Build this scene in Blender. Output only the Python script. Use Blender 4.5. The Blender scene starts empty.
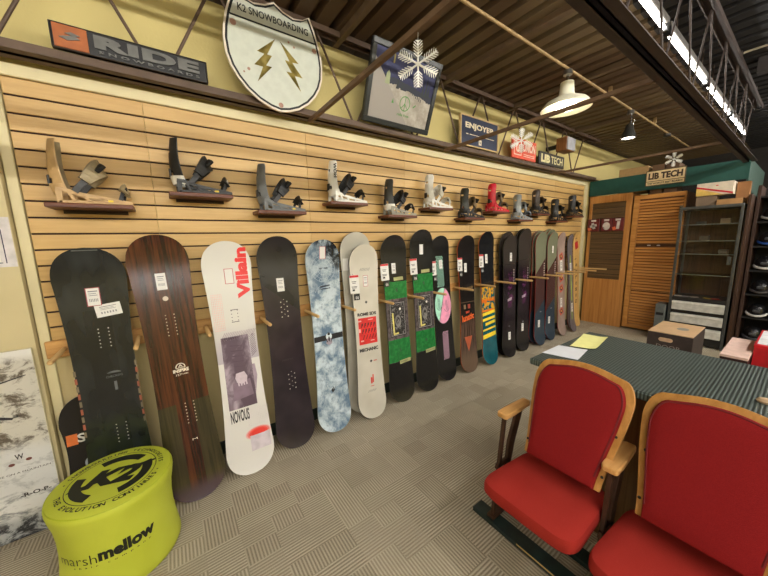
import bpy, math, random
from mathutils import Vector, Matrix
random.seed(7)
PI = math.pi
scn = bpy.context.scene
COL = scn.collection
# ---------------------------------------------------------------- camera, world, exposure
cam = bpy.data.cameras.new('camera'); camo = bpy.data.objects.new('camera', cam); COL.objects.link(camo)
yaw, pitch, roll = math.radians(54.6925), math.radians(8.9657), math.radians(-1.3211)
fwd = Vector((-math.sin(yaw)*math.cos(pitch), math.cos(yaw)*math.cos(pitch), -math.sin(pitch)))
rt = Vector((math.cos(yaw), math.sin(yaw), 0)); up = rt.cross(fwd)
r2 = math.cos(roll)*rt + math.sin(roll)*up; u2 = -math.sin(roll)*rt + math.cos(roll)*up
camo.matrix_world = Matrix(((r2.x, u2.x, -fwd.x, 2.2984), (r2.y, u2.y, -fwd.y, 0.0), (r2.z, u2.z, -fwd.z, 1.499), (0, 0, 0, 1)))
cam.sensor_width = 36; cam.lens = 303.97/768*36; cam.clip_start = 0.05
scn.camera = camo
w = bpy.data.worlds.new('world'); scn.world = w; w.use_nodes = True
w.node_tree.nodes['Background'].inputs[0].default_value = (1.0, 0.94, 0.82, 1)
w.node_tree.nodes['Background'].inputs[1].default_value = 0.55
scn.view_settings.view_transform = 'Standard'; scn.view_settings.look = 'None'
scn.view_settings.gamma = 1; scn.view_settings.use_curve_mapping = False
scn.view_settings.exposure = 0.62
TUBE = 40.0      # strength of every fluorescent tube
PEND = 9.0       # strength of the pendant bulbs

# ---------------------------------------------------------------- node helpers
def lin(c):
    return tuple((x/12.92 if x <= .04045 else ((x+.055)/1.055)**2.4) for x in c)
def rgb(r, g, b): return lin((r/255., g/255., b/255.)) + (1.0,)
class G:
    def __init__(s, name, rough=.5, metal=0., spec=.5):
        s.m = bpy.data.materials.new(name); s.m.use_nodes = True
        s.t = s.m.node_tree; s.b = s.t.nodes['Principled BSDF']
        s.b.inputs['Roughness'].default_value = rough; s.b.inputs['Metallic'].default_value = metal
        s.b.inputs['Specular IOR Level'].default_value = spec
        s._tc = None
    def put(s, sock, v):
        if isinstance(v, bpy.types.NodeSocket): s.t.links.new(v, sock)
        else: sock.default_value = v
    def n(s, typ, **kw):
        o = s.t.nodes.new(typ)
        for k, v in kw.items(): setattr(o, k, v)
        return o
    def tc(s, which='Object'):
        if s._tc is None: s._tc = s.n('ShaderNodeTexCoord')
        return s._tc.outputs[which]
    def sep(s, v):
        o = s.n('ShaderNodeSeparateXYZ'); s.put(o.inputs[0], v); return o.outputs
    def comb(s, x, y, z=0.):
        o = s.n('ShaderNodeCombineXYZ')
        for i, v in enumerate((x, y, z)): s.put(o.inputs[i], v)
        return o.outputs[0]
    def ma(s, op, a, b=0., c=0.):
        o = s.n('ShaderNodeMath', operation=op)
        s.put(o.inputs[0], a); s.put(o.inputs[1], b)
        if len(o.inputs) > 2: s.put(o.inputs[2], c)
        return o.outputs[0]
    def sc(s, v, k):
        o = s.n('ShaderNodeVectorMath', operation='MULTIPLY'); s.put(o.inputs[0], v); o.inputs[1].default_value = k; return o.outputs[0]
    def noise(s, v, scale=5., detail=2., rough=.5, dist=0.):
        o = s.n('ShaderNodeTexNoise'); s.put(o.inputs['Vector'], v); o.inputs['Scale'].default_value = scale
        o.inputs['Detail'].default_value = detail; o.inputs['Roughness'].default_value = rough; o.inputs['Distortion'].default_value = dist
        return o.outputs[0]
    def mix(s, f, a, b):
        o = s.n('ShaderNodeMix', data_type='RGBA'); s.put(o.inputs[0], f); s.put(o.inputs[6], a); s.put(o.inputs[7], b); return o.outputs[2]
    def ss(s, x, lo, hi):
        o = s.n('ShaderNodeMapRange', interpolation_type='SMOOTHSTEP'); s.put(o.inputs[0], x)
        o.inputs[1].default_value = lo; o.inputs[2].default_value = hi; return o.outputs[0]
    def white(s, v):
        o = s.n('ShaderNodeTexWhiteNoise'); s.put(o.inputs[0], v); return o.outputs[0]
    def col(s, c): s.put(s.b.inputs['Base Color'], c); return s
    def bump(s, h, dist=.002, strength=1.):
        o = s.n('ShaderNodeBump'); s.put(o.inputs['Height'], h); o.inputs['Distance'].default_value = dist; o.inputs['Strength'].default_value = strength
        s.put(s.b.inputs['Normal'], o.outputs[0]); return s
_mc = {}
def P(c, rough=.5, metal=0., var=.12, scale=18., bump=0., spec=.5, bs=None):
    """plain surface with a gentle procedural mottling"""
    k = (c, rough, metal, var, scale, bump, spec, bs)
    if k in _mc: return _mc[k]
    g = G('surface', rough, metal, spec); a = rgb(*c)
    lo = tuple(x*(1-var) for x in a[:3])+(1,); hi = tuple(min(1, x*(1+var)) for x in a[:3])+(1,)
    f = g.ss(g.noise(g.tc(), scale, 3.), .3, .7)
    g.col(g.mix(f, lo, hi))
    if bump: g.bump(g.noise(g.tc(), bs or scale*6, 2.), bump)
    _mc[k] = g.m
    return g.m
def EM(c, s):
    g = G('glow'); g.b.inputs['Base Color'].default_value = c; g.b.inputs['Emission Color'].default_value = c
    g.b.inputs['Emission Strength'].default_value = s; return g.m
def WOOD(a, b, rough=.4, axis=1, fine=60., name='wood', stretch=.035, spec=.4):
    g = G(name, rough, 0, spec)
    k = [1., 1., 1.]; k[axis] = stretch
    v = g.sc(g.tc(), k)
    n1 = g.noise(v, fine, 4., .6, .6); n2 = g.noise(v, fine*.25, 2., .5, 1.2)
    f = g.ma('ADD', g.ma('MULTIPLY', n1, .55), g.ma('MULTIPLY', n2, .45))
    g.col(g.mix(g.ss(f, .35, .65), rgb(*a), rgb(*b))); return g.m

# ---------------------------------------------------------------- geometry helpers
class MB:
    def __init__(s): s.v = []; s.f = []; s.m = []; s.uv = None
    def add(s, vs, fs, mi=0):
        o = len(s.v); s.v += [tuple(x) for x in vs]; s.f += [tuple(o+i for i in f) for f in fs]; s.m += [mi]*len(fs); return s
    def box(s, x0, x1, y0, y1, z0, z1, mi=0, M=None):
        vs = [Vector((x, y, z)) for x in (x0, x1) for y in (y0, y1) for z in (z0, z1)]
        if M is not None: vs = [M @ q for q in vs]
        return s.add(vs, [(0, 1, 3, 2), (4, 6, 7, 5), (0, 4, 5, 1), (2, 3, 7, 6), (0, 2, 6, 4), (1, 5, 7, 3)], mi)
    def rbox(s, x0, x1, y0, y1, z0, z1, r=.003, mi=0, M=None):
        """box with chamfered edges"""
        cx, cy, cz = (x0+x1)/2, (y0+y1)/2, (z0+z1)/2; hx, hy, hz = (x1-x0)/2, (y1-y0)/2, (z1-z0)/2
        r = min(r, hx*.9, hy*.9, hz*.9); vs = []; idx = {}
        for sx in (-1, 1):
            for sy in (-1, 1):
                for sz in (-1, 1):
                    for k, q in enumerate(((hx, hy-r, hz-r), (hx-r, hy, hz-r), (hx-r, hy-r, hz))):
                        idx[(sx, sy, sz, k)] = len(vs); vs.append(Vector((cx+sx*q[0], cy+sy*q[1], cz+sz*q[2])))
        fs = []
        I = idx
        for sx in (-1, 1): fs.append([I[(sx, a, b, 0)] for a, b in ((-1, -1), (1, -1), (1, 1), (-1, 1))][::sx])
        for sy in (-1, 1): fs.append([I[(a, sy, b, 1)] for a, b in ((-1, -1), (1, -1), (1, 1), (-1, 1))][::-sy])
        for sz in (-1, 1): fs.append([I[(a, b, sz, 2)] for a, b in ((-1, -1), (1, -1), (1, 1), (-1, 1))][::sz])
        for a in (-1, 1):
            for b in (-1, 1):
                fs.append([I[(a, b, -1, 0)], I[(a, b, -1, 1)], I[(a, b, 1, 1)], I[(a, b, 1, 0)]][::a*b])
                fs.append([I[(a, -1, b, 0)], I[(a, 1, b, 0)], I[(a, 1, b, 2)], I[(a, -1, b, 2)]][::a*b])
                fs.append([I[(-1, a, b, 1)], I[(-1, a, b, 2)], I[(1, a, b, 2)], I[(1, a, b, 1)]][::a*b])
                for c in (-1, 1): fs.append([I[(a, b, c, 0)], I[(a, b, c, 1)], I[(a, b, c, 2)]][::a*b*c])
        if M is not None: vs = [M @ q for q in vs]
        return s.add(vs, fs, mi)
    def tube(s, pts, r, n=10, mi=0, caps=True, flat=1.):
        pts = [Vector(p) for p in pts]; rr = r if isinstance(r, (list, tuple)) else [r]*len(pts)
        vs = []; prev = None
        for i, p in enumerate(pts):
            t = (pts[min(i+1, len(pts)-1)] - pts[max(i-1, 0)]).normalized()
            if prev is None:
                a = Vector((0, 0, 1)) if abs(t.z) < .9 else Vector((1, 0, 0))
                u = t.cross(a).normalized()
            else: u = (prev - t*prev.dot(t)).normalized()
            prev = u; v = t.cross(u)
            for k in range(n):
                a = 2*PI*k/n; vs.append(p + rr[i]*(math.cos(a)*u + flat*math.sin(a)*v))
        fs = [(i*n+k, i*n+(k+1) % n, (i+1)*n+(k+1) % n, (i+1)*n+k) for i in range(len(pts)-1) for k in range(n)]
        if caps: fs += [tuple(range(n))[::-1], tuple((len(pts)-1)*n+k for k in range(n))]
        return s.add(vs, fs, mi)
    def lathe(s, prof, c=(0, 0, 0), n=32, mi=0, M=None):
        vs = []
        for r, z in prof:
            for k in range(n):
                a = 2*PI*k/n; q = Vector((r*math.cos(a), r*math.sin(a), z))
                vs.append((M @ q if M is not None else q) + Vector(c))
        fs = [(i*n+k, i*n+(k+1) % n, (i+1)*n+(k+1) % n, (i+1)*n+k) for i in range(len(prof)-1) for k in range(n)]
        return s.add(vs, fs, mi)
    def prism(s, poly, d, M=None, mi=0, mside=None):
        """poly in local xy extruded 0..d in z"""
        n = len(poly); vs = [Vector((x, y, 0)) for x, y in poly] + [Vector((x, y, d)) for x, y in poly]
        if M is not None: vs = [M @ q for q in vs]
        s.add(vs, [tuple(range(n))[::-1], tuple(range(n, 2*n))], mi)
        o = len(s.v) - 2*n
        fs = [(o+i, o+(i+1) % n, o+n+(i+1) % n, o+n+i) for i in range(n)]
        s.f += fs; s.m += [mi if mside is None else mside]*n
        return s
    def build(s, name, mats, parent=None, smooth=False, bevel=0., sub=0, solid=0.):
        me = bpy.data.meshes.new(name); me.from_pydata([tuple(v) for v in s.v], [], s.f); me.update()
        if not isinstance(mats, (list, tuple)): mats = [mats]
        for m in mats: me.materials.append(m)
        if len(mats) > 1: me.polygons.foreach_set('material_index', s.m)
        if s.uv:
            l = me.uv_layers.new(name='UVMap')
            for lo in me.loops: l.data[lo.index].uv = s.uv[lo.vertex_index]
        o = bpy.data.objects.new(name, me); COL.objects.link(o)
        if parent is not None: o.parent = parent
        if smooth:
            me.polygons.foreach_set('use_smooth', [True]*len(me.polygons)); me.set_sharp_from_angle(angle=math.radians(38))
        if solid: md = o.modifiers.new('solid', 'SOLIDIFY'); md.thickness = solid; md.offset = 0
        if bevel: md = o.modifiers.new('bevel', 'BEVEL'); md.width = bevel; md.segments = 2; md.limit_method = 'ANGLE'
        if sub: md = o.modifiers.new('sub', 'SUBSURF'); md.levels = sub; md.render_levels = sub
        return o
def F3(ax, ay, az, o=(0, 0, 0)):
    ax, ay, az = Vector(ax), Vector(ay), Vector(az)
    return Matrix(((ax.x, ay.x, az.x, o[0]), (ax.y, ay.y, az.y, o[1]), (ax.z, ay.z, az.z, o[2]), (0, 0, 0, 1)))
def wallM(y, z, x): return F3((0, 1, 0), (0, 0, 1), (1, 0, 0), (x, y, z))      # faces +X
def backM(x, z, y): return F3((1, 0, 0), (0, 0, 1), (0, -1, 0), (x, y, z))     # faces -Y
def tag(o, label, cat, group=None):
    o['label'] = label; o['category'] = cat
    if group: o['group'] = group
    return o
def thing(name, label, cat, loc=(0, 0, 0), group=None, M=None):
    o = bpy.data.objects.new(name, None); COL.objects.link(o); o.empty_display_size = .05
    if M is not None: o.matrix_world = M
    else: o.location = loc
    return tag(o, label, cat, group)
def struct(name, mb, mats, **k):
    o = mb.build(name, mats, **k); o['kind'] = 'structure'; return o
def lbl(o, t): o['label'] = t; return o
_tx = {}
def text2d(t, size=.1, off=0., shear=0., space=1.):
    """flat outline of a word: vertices centred on its own box, and faces"""
    k = (t, size, off, shear, space)
    if k in _tx: return _tx[k]
    cu = bpy.data.curves.new('txt', 'FONT'); cu.body = t; cu.size = size; cu.offset = off*size; cu.shear = shear
    cu.space_character = space; cu.resolution_u = 3
    ob = bpy.data.objects.new('txt', cu); COL.objects.link(ob)
    dg = bpy.context.evaluated_depsgraph_get(); me = bpy.data.meshes.new_from_object(ob.evaluated_get(dg))
    vs = [(v.co.x, v.co.y) for v in me.vertices]; fs = [tuple(p.vertices) for p in me.polygons]
    bpy.data.objects.remove(ob); bpy.data.curves.remove(cu); bpy.data.meshes.remove(me)
    if vs:
        x0 = min(v[0] for v in vs); x1 = max(v[0] for v in vs); y0 = min(v[1] for v in vs); y1 = max(v[1] for v in vs)
        vs = [(x-(x0+x1)/2, y-(y0+y1)/2) for x, y in vs]; wh = (x1-x0, y1-y0)
    else: wh = (0, 0)
    _tx[k] = (vs, fs, wh); return _tx[k]
def put_text(mb, t, cx, cy, wd, ht, fn, mi=0, off=0., rot=0., shear=0., space=1.):
    """fit a word to wd x ht around (cx,cy); fn maps (x,y) to 3D"""
    vs, fs, (a, b) = text2d(t, 1., off, shear, space)
    if not vs: return
    c, s_ = math.cos(rot), math.sin(rot); out = []
    for x, y in vs:
        x *= wd/a; y *= ht/b; out.append(fn(cx + c*x - s_*y, cy + s_*x + c*y))
    mb.add(out, fs, mi)
def put_poly(mb, pts, fn, mi=0):
    mb.add([fn(x, y) for x, y in pts], [tuple(range(len(pts)))], mi)
def rect(cx, cy, w_, h_, rot=0.):
    c, s_ = math.cos(rot), math.sin(rot)
    return [(cx+c*x-s_*y, cy+s_*x+c*y) for x, y in ((-w_/2, -h_/2), (w_/2, -h_/2), (w_/2, h_/2), (-w_/2, h_/2))]
def disc(cx, cy, rx, ry=None, n=28, a0=0, a1=2*PI):
    ry = ry or rx; return [(cx+rx*math.cos(a0+(a1-a0)*k/n), cy+ry*math.sin(a0+(a1-a0)*k/n)) for k in range(n)]
def arcband(mb, cx, cy, r0, r1, a0, a1, fn, mi=0, n=24, ry=1.):
    for k in range(n):
        A = a0+(a1-a0)*k/n; B = a0+(a1-a0)*(k+1)/n
        put_poly(mb, [(cx+r*math.cos(t), cy+ry*r*math.sin(t)) for r, t in ((r0, A), (r1, A), (r1, B), (r0, B))], fn, mi)

# ---------------------------------------------------------------- shared materials
M_black = P((22, 22, 23), .45); M_blackg = P((20, 20, 22), .2); M_white = P((218, 216, 210), .5, var=.03)
M_paper = P((222, 220, 214), .6, var=.02); M_red = P((200, 30, 34), .5); M_steel = P((150, 150, 150), .3, .9)
M_darksteel = P((70, 56, 46), .55, .3, var=.2); M_joist = P((92, 72, 57), .6, .0, var=.2, scale=9.)
M_chrome = P((190, 190, 188), .18, 1.)
M_card = P((176, 138, 92), .8, var=.08); M_clear = None
def GLASS(name, tint=(1, 1, 1, 1), rough=.02):
    """thin pane: mostly clear, mirror-like at grazing angles"""
    g = G(name, rough); tr = g.n('ShaderNodeBsdfTransparent'); tr.inputs[0].default_value = tint
    gl = g.n('ShaderNodeBsdfGlossy'); gl.inputs['Roughness'].default_value = rough
    fr = g.n('ShaderNodeFresnel'); fr.inputs[0].default_value = 1.3; mx = g.n('ShaderNodeMixShader')
    g.t.links.new(fr.outputs[0], mx.inputs[0]); g.t.links.new(tr.outputs[0], mx.inputs[1]); g.t.links.new(gl.outputs[0], mx.inputs[2])
    g.t.links.new(mx.outputs[0], g.t.nodes['Material Output'].inputs['Surface']); return g.m

# ---------------------------------------------------------------- the room
# carpet: loop pile ridges whose direction changes block by block
g = G('carpet', .95, 0, .15); p = g.tc()
def ridges(g, cell, seed):
    c = g.n('ShaderNodeVectorMath', operation='FLOOR'); g.put(c.inputs[0], g.sc(p, (1/cell[0], 1/cell[1], 0)))
    ad = g.n('ShaderNodeVectorMath', operation='ADD'); g.put(ad.inputs[0], c.outputs[0]); ad.inputs[1].default_value = (seed, seed*1.7, 0)
    return g.white(ad.outputs[0])
r1 = ridges(g, (.31, .31), 3.3); r2_ = ridges(g, (.104, .155), 8.1); r3 = ridges(g, (.155, .052), 21.3)
X, Y, Z = g.sep(p)
sel = g.ma('GREATER_THAN', r1, .5); sub_ = g.ma('GREATER_THAN', r2_, .62)
xx = g.ma('ABSOLUTE', g.ma('SUBTRACT', sel, sub_))
wav = lambda c, per: g.ma('SINE', g.ma('MULTIPLY', c, 2*PI/per))
ww = g.mix(xx, wav(X, .0155), wav(Y, .0155))
br = g.ma('GREATER_THAN', g.sep(ww)[0], g.ma('SUBTRACT', g.ma('MULTIPLY', r3, .9), .35))
ht = g.ma('MULTIPLY', g.ma('ADD', g.sep(ww)[0], 1.), .5)
c1 = g.mix(g.ss(g.noise(p, 3., 3.), .3, .7), rgb(196, 185, 162), rgb(212, 201, 178))
tone = g.mix(ht, rgb(126, 115, 96), c1)
tone = g.mix(g.ma('MULTIPLY', r2_, .35), tone, rgb(132, 119, 99)); tone = g.mix(g.ma('MULTIPLY', r1, .22), tone, rgb(206, 194, 170))
tone = g.mix(g.ma('MULTIPLY', g.ss(g.noise(p, 260., 2.), .35, .75), .35), tone, rgb(206, 194, 170))
g.col(tone); g.bump(g.ma('ADD', ht, g.ma('MULTIPLY', g.noise(p, 400., 2.), .8)), .003, .7); M_carpet = g.m
struct('floor', MB().box(-.2, 7.2, -4, 9.2, -.08, 0), M_carpet)
M_wall = P((203, 187, 124), .75, var=.03, scale=2.5, bump=.0008, bs=60.)
M_lower = P((198, 180, 132), .75, var=.04, scale=3., bump=.0008, bs=60.)
M_trim = P((215, 203, 160), .5, var=.03, scale=4.)
struct('wall_left', MB().box(-.2, -.016, -4, 9.2, 0, 2.965), M_wall)
struct('wall_left_lower', MB().box(-.016, -.012, -.60, 5.9, .10, .95), M_lower)
struct('wall_left_pilaster', MB().box(-.016, .05, -4, -.592, 0, 2.36), P((200, 186, 143), .7, var=.04, scale=3.))
struct('wall_front', MB().box(-.2, 7.2, -4.15, -4, 0, 3.1), M_wall)
struct('wall_right', MB().box(7.05, 7.2, -4, 9.2, 0, 3.1), M_wall)
M_dark = P((36, 32, 30), .8, var=.2)
struct('wall_back', MB().box(-.2, 7.2, 9.0, 9.2, 0, 3.1), M_dark)
struct('baseboard_left', MB().rbox(-.012, .004, -.58, 5.88, 0, .10, .003), P((28, 44, 38), .5))
struct('trim_1', MB().rbox(-.014, .012, -.588, -.548, 0, 2.30, .003), M_trim)
struct('trim_2', MB().rbox(-.014, .014, -.588, 5.80, 2.302, 2.360, .004), M_trim)
struct('trim_3', MB().rbox(-.014, .014, 5.70, 5.80, .0, 2.30, .004), M_trim)
# corrugated steel deck; the bay over the snowboards is rusty tan, the bays beyond are dark charcoal
def deck(name, x0, x1, mat):
    mb = MB(); y = -4.; per = .152; prof = []
    while y < 9.2:
        prof += [(y, 3.0), (y+.092, 3.0), (y+.104, 3.055), (y+.140, 3.055)]; y += per
    for (ya, za), (yb, zb) in zip(prof[:-1], prof[1:]):
        mb.add([(x0, ya, za), (x1, ya, za), (x1, yb, zb), (x0, yb, zb)], [(0, 1, 2, 3)])
    mb.box(x0, x1, -4, 9.2, 3.06, 3.1)
    return struct(name, mb, mat)
g = G('deck', .6, .0, .3); n_ = g.noise(g.tc(), .9, 2., .5)
g.col(g.mix(g.ss(n_, .35, .65), rgb(90, 70, 52), rgb(112, 95, 70))); M_deck = g.m
deck('ceiling', -.2, 1.42, M_deck)
deck('ceiling_dark', 1.42, 7.2, P((30, 29, 32), .8, var=.3, scale=3.))
mb = MB()
for y0, y1 in ((1.20, 1.24), (2.31, 2.36), (3.42, 3.46), (4.95, 4.99)): mb.box(-.0, 1.44, y0, y1, 2.955, 3.0)
struct('ceiling_purlins', mb, P((100, 80, 58), .6))

# open-web joists
def angle(mb, x0, x1, y0, y1, z0, z1, mi=0):
    t = .006; w_ = (x1-x0-.02)/2
    mb.box(x0, x0+w_, y0, y1, z0, z0+t, mi); mb.box(x0+w_-t, x0+w_, y0, y1, z0, z1, mi)
    mb.box(x1-w_, x1, y0, y1, z0, z0+t, mi); mb.box(x1-w_, x1-w_+t, y0, y1, z0, z1, mi)
def joist(label, x0, x1, zb, y0, y1, ph, mat, wr=.0075, sp=.58):
    t = thing('roof_joist', label, 'roof joist', ((x0+x1)/2, 0, zb)); M = Matrix.Translation((-(x0+x1)/2, 0, -zb))
    def loc(mb): mb.v = [tuple(M @ Vector(v)) for v in mb.v]; return mb
    mb = MB(); angle(mb, x0, x1, y0, y1, zb, zb+.055); loc(mb).build('bottom_chord', mat, t)
    c0, c1 = x0+.022, x1-.022; mb = MB(); mb.box(c0, c1, y0, y1, zb+.62, zb+.626); mb.box(c0, c0+.006, y0, y1, zb+.590, zb+.62); mb.box(c1-.006, c1, y0, y1, zb+.590, zb+.62)
    for k in range(9): mb.box(x0+.03, x1-.03, y0+.3+k*1.1, y0+.36+k*1.1, zb+.626, 2.999)
    loc(mb).build('top_chord', mat, t)
    y = ph; xm = (x0+x1)/2
    while y < y1-.3:
        if y > y0:
            for dy in (-sp/2, sp/2):
                loc(MB().tube([(xm, y+(.012 if dy > 0 else -.012), zb+.03), (xm, y+dy*.95, zb+.6)], wr, 8)).build('web_bar', mat, t, smooth=True)
        y += sp
    return t
joist('brown steel roof joist with zigzag bars along the yellow wall, carrying the signs', .03, .145, 2.372, -3.9, 5.86, -3.636, M_joist, .0085, .62)
joist('second brown roof joist in front of the fluorescent row, mid ceiling', 1.680, 1.792, 2.33, -3.9, 5.86, -3.60, P((54, 42, 37), .6, .0, var=.2, scale=9.), .0055)
for i, (y, a, s) in enumerate(((.93, 1.70, 'nearest cross brace, running behind the large snowflake'), (2.30, 1.70, 'middle cross brace, passing just below the white lamp'), (4.42, 1.70, 'farthest cross brace, nearest the green header'))):
    mb = MB().box(.12, a, y-.012, y+.012, 2.330, 2.334).box(.12, a, y-.012, y-.008, 2.334, 2.354)
    tag(mb.build('joist_brace', P((112, 88, 66), .55, .2)), 'brown angle iron brace between the joists, '+s, 'brace', 'cross braces')
# conduit
mb = MB().tube([(.90, -3.9, 2.915), (.90, 7.5, 2.915)], .0105, 10)
for y in (-2, .2, 1.6, 3.9, 5.4): mb.box(.885, .915, y-.012, y+.012, 2.915, 3.0)
tag(mb.build('conduit', P((168, 140, 96), .5, .2), smooth=True), 'thin tan electrical conduit running under the ceiling deck above the lamps', 'conduit')
tag(MB().tube([(1.80, 3.9, 2.9), (6.8, 3.9, 2.9)], .008, 8).build('conduit', P((150, 140, 120), .5, .2), smooth=True), 'pale conduit crossing the dark ceiling at upper right', 'conduit')
tag(MB().box(1.83, 7.0, 4.4, 4.5, 2.88, 3.0).build('ceiling_beam', P((50, 45, 45), .6, .1)), 'dark beam crossing the dark ceiling right of the fluorescent row', 'beam')
# fluorescent strips
def strip(x, y0, L, z, label, s=TUBE):
    t = thing('fluorescent_strip', label, 'ceiling light', (x, y0+L/2, z), 'fluorescent ceiling strips')
    MB().rbox(-.022, .022, -L/2, L/2, .022, .06, .006).build('housing', P((84, 80, 76), .5), t)
    MB().tube([(0, -L/2+.03, .0), (0, L/2-.03, .0)], .0105, 12).build('tube', EM((1.0, .965, .90, 1), s), t, smooth=True)
    for dy in (-L/2+.015, L/2-.015): MB().box(-.02, .02, dy-.015, dy+.015, -.02, .03).build('tube_holder', M_black, t)
    for dy in (-L/2+.2, L/2-.2): MB().tube([(0, dy, .07), (0, dy, 3.0-z)], .004, 6).build('hanger', M_darksteel, t)
rows = [(-3.4+1.24*k) for k in range(8)]
for k, y in enumerate(rows):
    strip(1.585, y, 1.2, 2.79, 'lit fluorescent strip behind the second roof joist, ' + ('%s' % ['behind the viewer, first', 'behind the viewer, second', 'beside the viewer', 'cut by the top of the picture', 'longest one seen, next to the picture top', 'second longest seen', 'third longest seen', 'smallest and farthest'][k]), TUBE*.40)
k = 0
for x, nm in ((3.5, 'first'), (5.2, 'second')):  # unseen rows added as main light, at the angle the shelf shadows suggest
    for y, pl in ((-3.0, 'nearest the front wall'), (-1.2, 'second from the front wall'), (.6, 'level with the theatre seats'), (2.4, 'level with the counter'), (4.2, 'level with the floor crate'), (6.0, 'farthest back')):
        strip(x, y, 1.5, 2.80, 'fluorescent strip in the %s row right of the viewer, %s' % (nm, pl), TUBE*4.0)
# pendants
def pendant(y, label, kind, z):
    t = thing('pendant_lamp', label, 'lamp', (.90, y, z))
    top = 2.915 - z
    MB().lathe([(.0, top-.0115), (.032, top-.012), (.036, top-.05), (.0, top-.052)], n=20).build('junction_box', M_steel, t, smooth=True)
    if kind == 'dome':
        sh = [(.03, .215), (.052, .205), (.058, .12), (.072, .085), (.11, .075), (.16, .05), (.192, .01), (.198, -.005), (.192, -.002), (.155, .04), (.10, .066), (.06, .075), (.05, .11), (.03, .2)]
        MB().lathe(sh, n=40).build('shade', P((236, 232, 208), .35, var=.03), t, smooth=True)
        MB().tube([(0, 0, .2), (0, 0, top-.02)], .012, 10).build('stem', M_chrome, t, smooth=True)
        MB().lathe([(0, .085), (.05, .075), (.075, .04), (.08, .01), (.06, -.012), (0, -.02)], n=24).build('bulb', EM((1, .9, .72, 1), PEND), t, smooth=True)
    else:
        MB().lathe([(.022, .16), (.035, .15), (.045, .10), (.06, .06), (.075, .0), (.07, .0), (.055, .06), (.03, .1), (.02, .15)], n=32).build('shade', P((46, 46, 42), .35), t, smooth=True)
        MB().tube([(0, 0, .15), (.01, .01, .2), (0, 0, top-.02)], .014, 10).build('stem', M_chrome, t, smooth=True)
        mb = MB().tube([(.03, 0, .13), (.045, .0, .19), (.01, 0, .22)], .005, 8); mb.build('bracket', M_chrome, t, smooth=True)
        MB().lathe([(0, .03), (.05, .025), (.06, .008), (0, .002)], n=24).build('bulb', EM((1, .9, .74, 1), PEND*1.3), t, smooth=True)
pendant(2.98, 'large white enamel dome lamp hanging from the conduit, lit', 'dome', 2.60)
pendant(4.52, 'small black cone spotlight on the conduit, beyond the white dome lamp', 'spot', 2.60)
t = thing('junction_box', 'round metal box on the conduit beyond the black spotlight', 'electrical box', (.90, 6.0, 2.9))
MB().lathe([(0, .003), (.04, .002), (.045, -.03), (0, -.035)], n=20).build('box_body', M_steel, t, smooth=True)

# ---------------------------------------------------------------- slatwall
def maple(c0, c1):
    g = G('slat_maple', .42, 0, .4); p = g.tc()
    f = g.ma('ADD', g.ma('MULTIPLY', g.noise(g.sc(p, (1, .06, 1)), 70., 3., .6, .3), .45), g.ma('MULTIPLY', g.noise(g.sc(p, (1, .3, 1)), 4., 3., .5, .8), .55))
    g.col(g.mix(g.ss(f, .30, .70), rgb(*c0), rgb(*c1))); return g.m
M_slat = maple((196, 160, 100), (212, 177, 117)); M_slat2 = maple((190, 153, 93), (206, 170, 109))
M_groove = P((44, 24, 18), .8)
t = thing('slatwall', 'long maple slatwall panelling with dark grooves behind the snowboards', 'wall panelling', (0, 2.5, .93))
Mi = Matrix.Translation((0, -2.5, -.93))
ys = [-.545, -.02, .94, 1.89, 2.84, 3.79, 4.74, 5.70]
for i, (a, b) in enumerate(zip(ys[:-1], ys[1:])):
    mb = MB(); mb.box(-.0155, -.010, a+.0005, b-.0005, .94, 2.300, 1, Mi)
    for k in range(17):
        zt = 2.303-.0815*k; z1 = min(zt-.0045, 2.300); z0 = max(zt-.0815+.0045, .94)
        if z1-z0 > .01: mb.rbox(-.010, 0, a+.0007, b-.0007, z0, z1, .0015, 0, Mi)
    mb.build('slat_panel', [M_slat if i % 2 else M_slat2, M_groove], t)

# ---------------------------------------------------------------- snowboards
def uvgraph(name, rough=.25):
    g = G(name, rough, 0, .5); X, Y, Z = g.sep(g.tc('UV')); return g, X, Y
def curl(v, L, k=.040, a=.20, b=.22):
    z = 0.
    if v < a: z = k*((a-v)/a)**2
    if v > L-b: z = k*((v-(L-b))/b)**2
    return z
def halfw(v, L, W, waist, tip=.17, tail=.15, pw=2.5):
    if v < tail: s = (tail-v)/tail; return W*max(0, 1-s**pw)**(1/2.1)
    if v > L-tip: s = (v-(L-tip))/tip; return W*max(0, 1-s**pw)**(1/2.1)
    m = (L-tip+tail)/2; h = (L-tip-tail)/2
    return waist + (W-waist)*abs((v-m)/h)**2
def board_frame(F, T):
    F = Vector(F); T = Vector(T); v = (T-F).normalized(); u = Vector((0, 1, 0)); u = (u - v*u.dot(v)).normalized(); n = u.cross(v)
    return F, (T-F).length, u, v, n
TH = .009
EDGES = []
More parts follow.
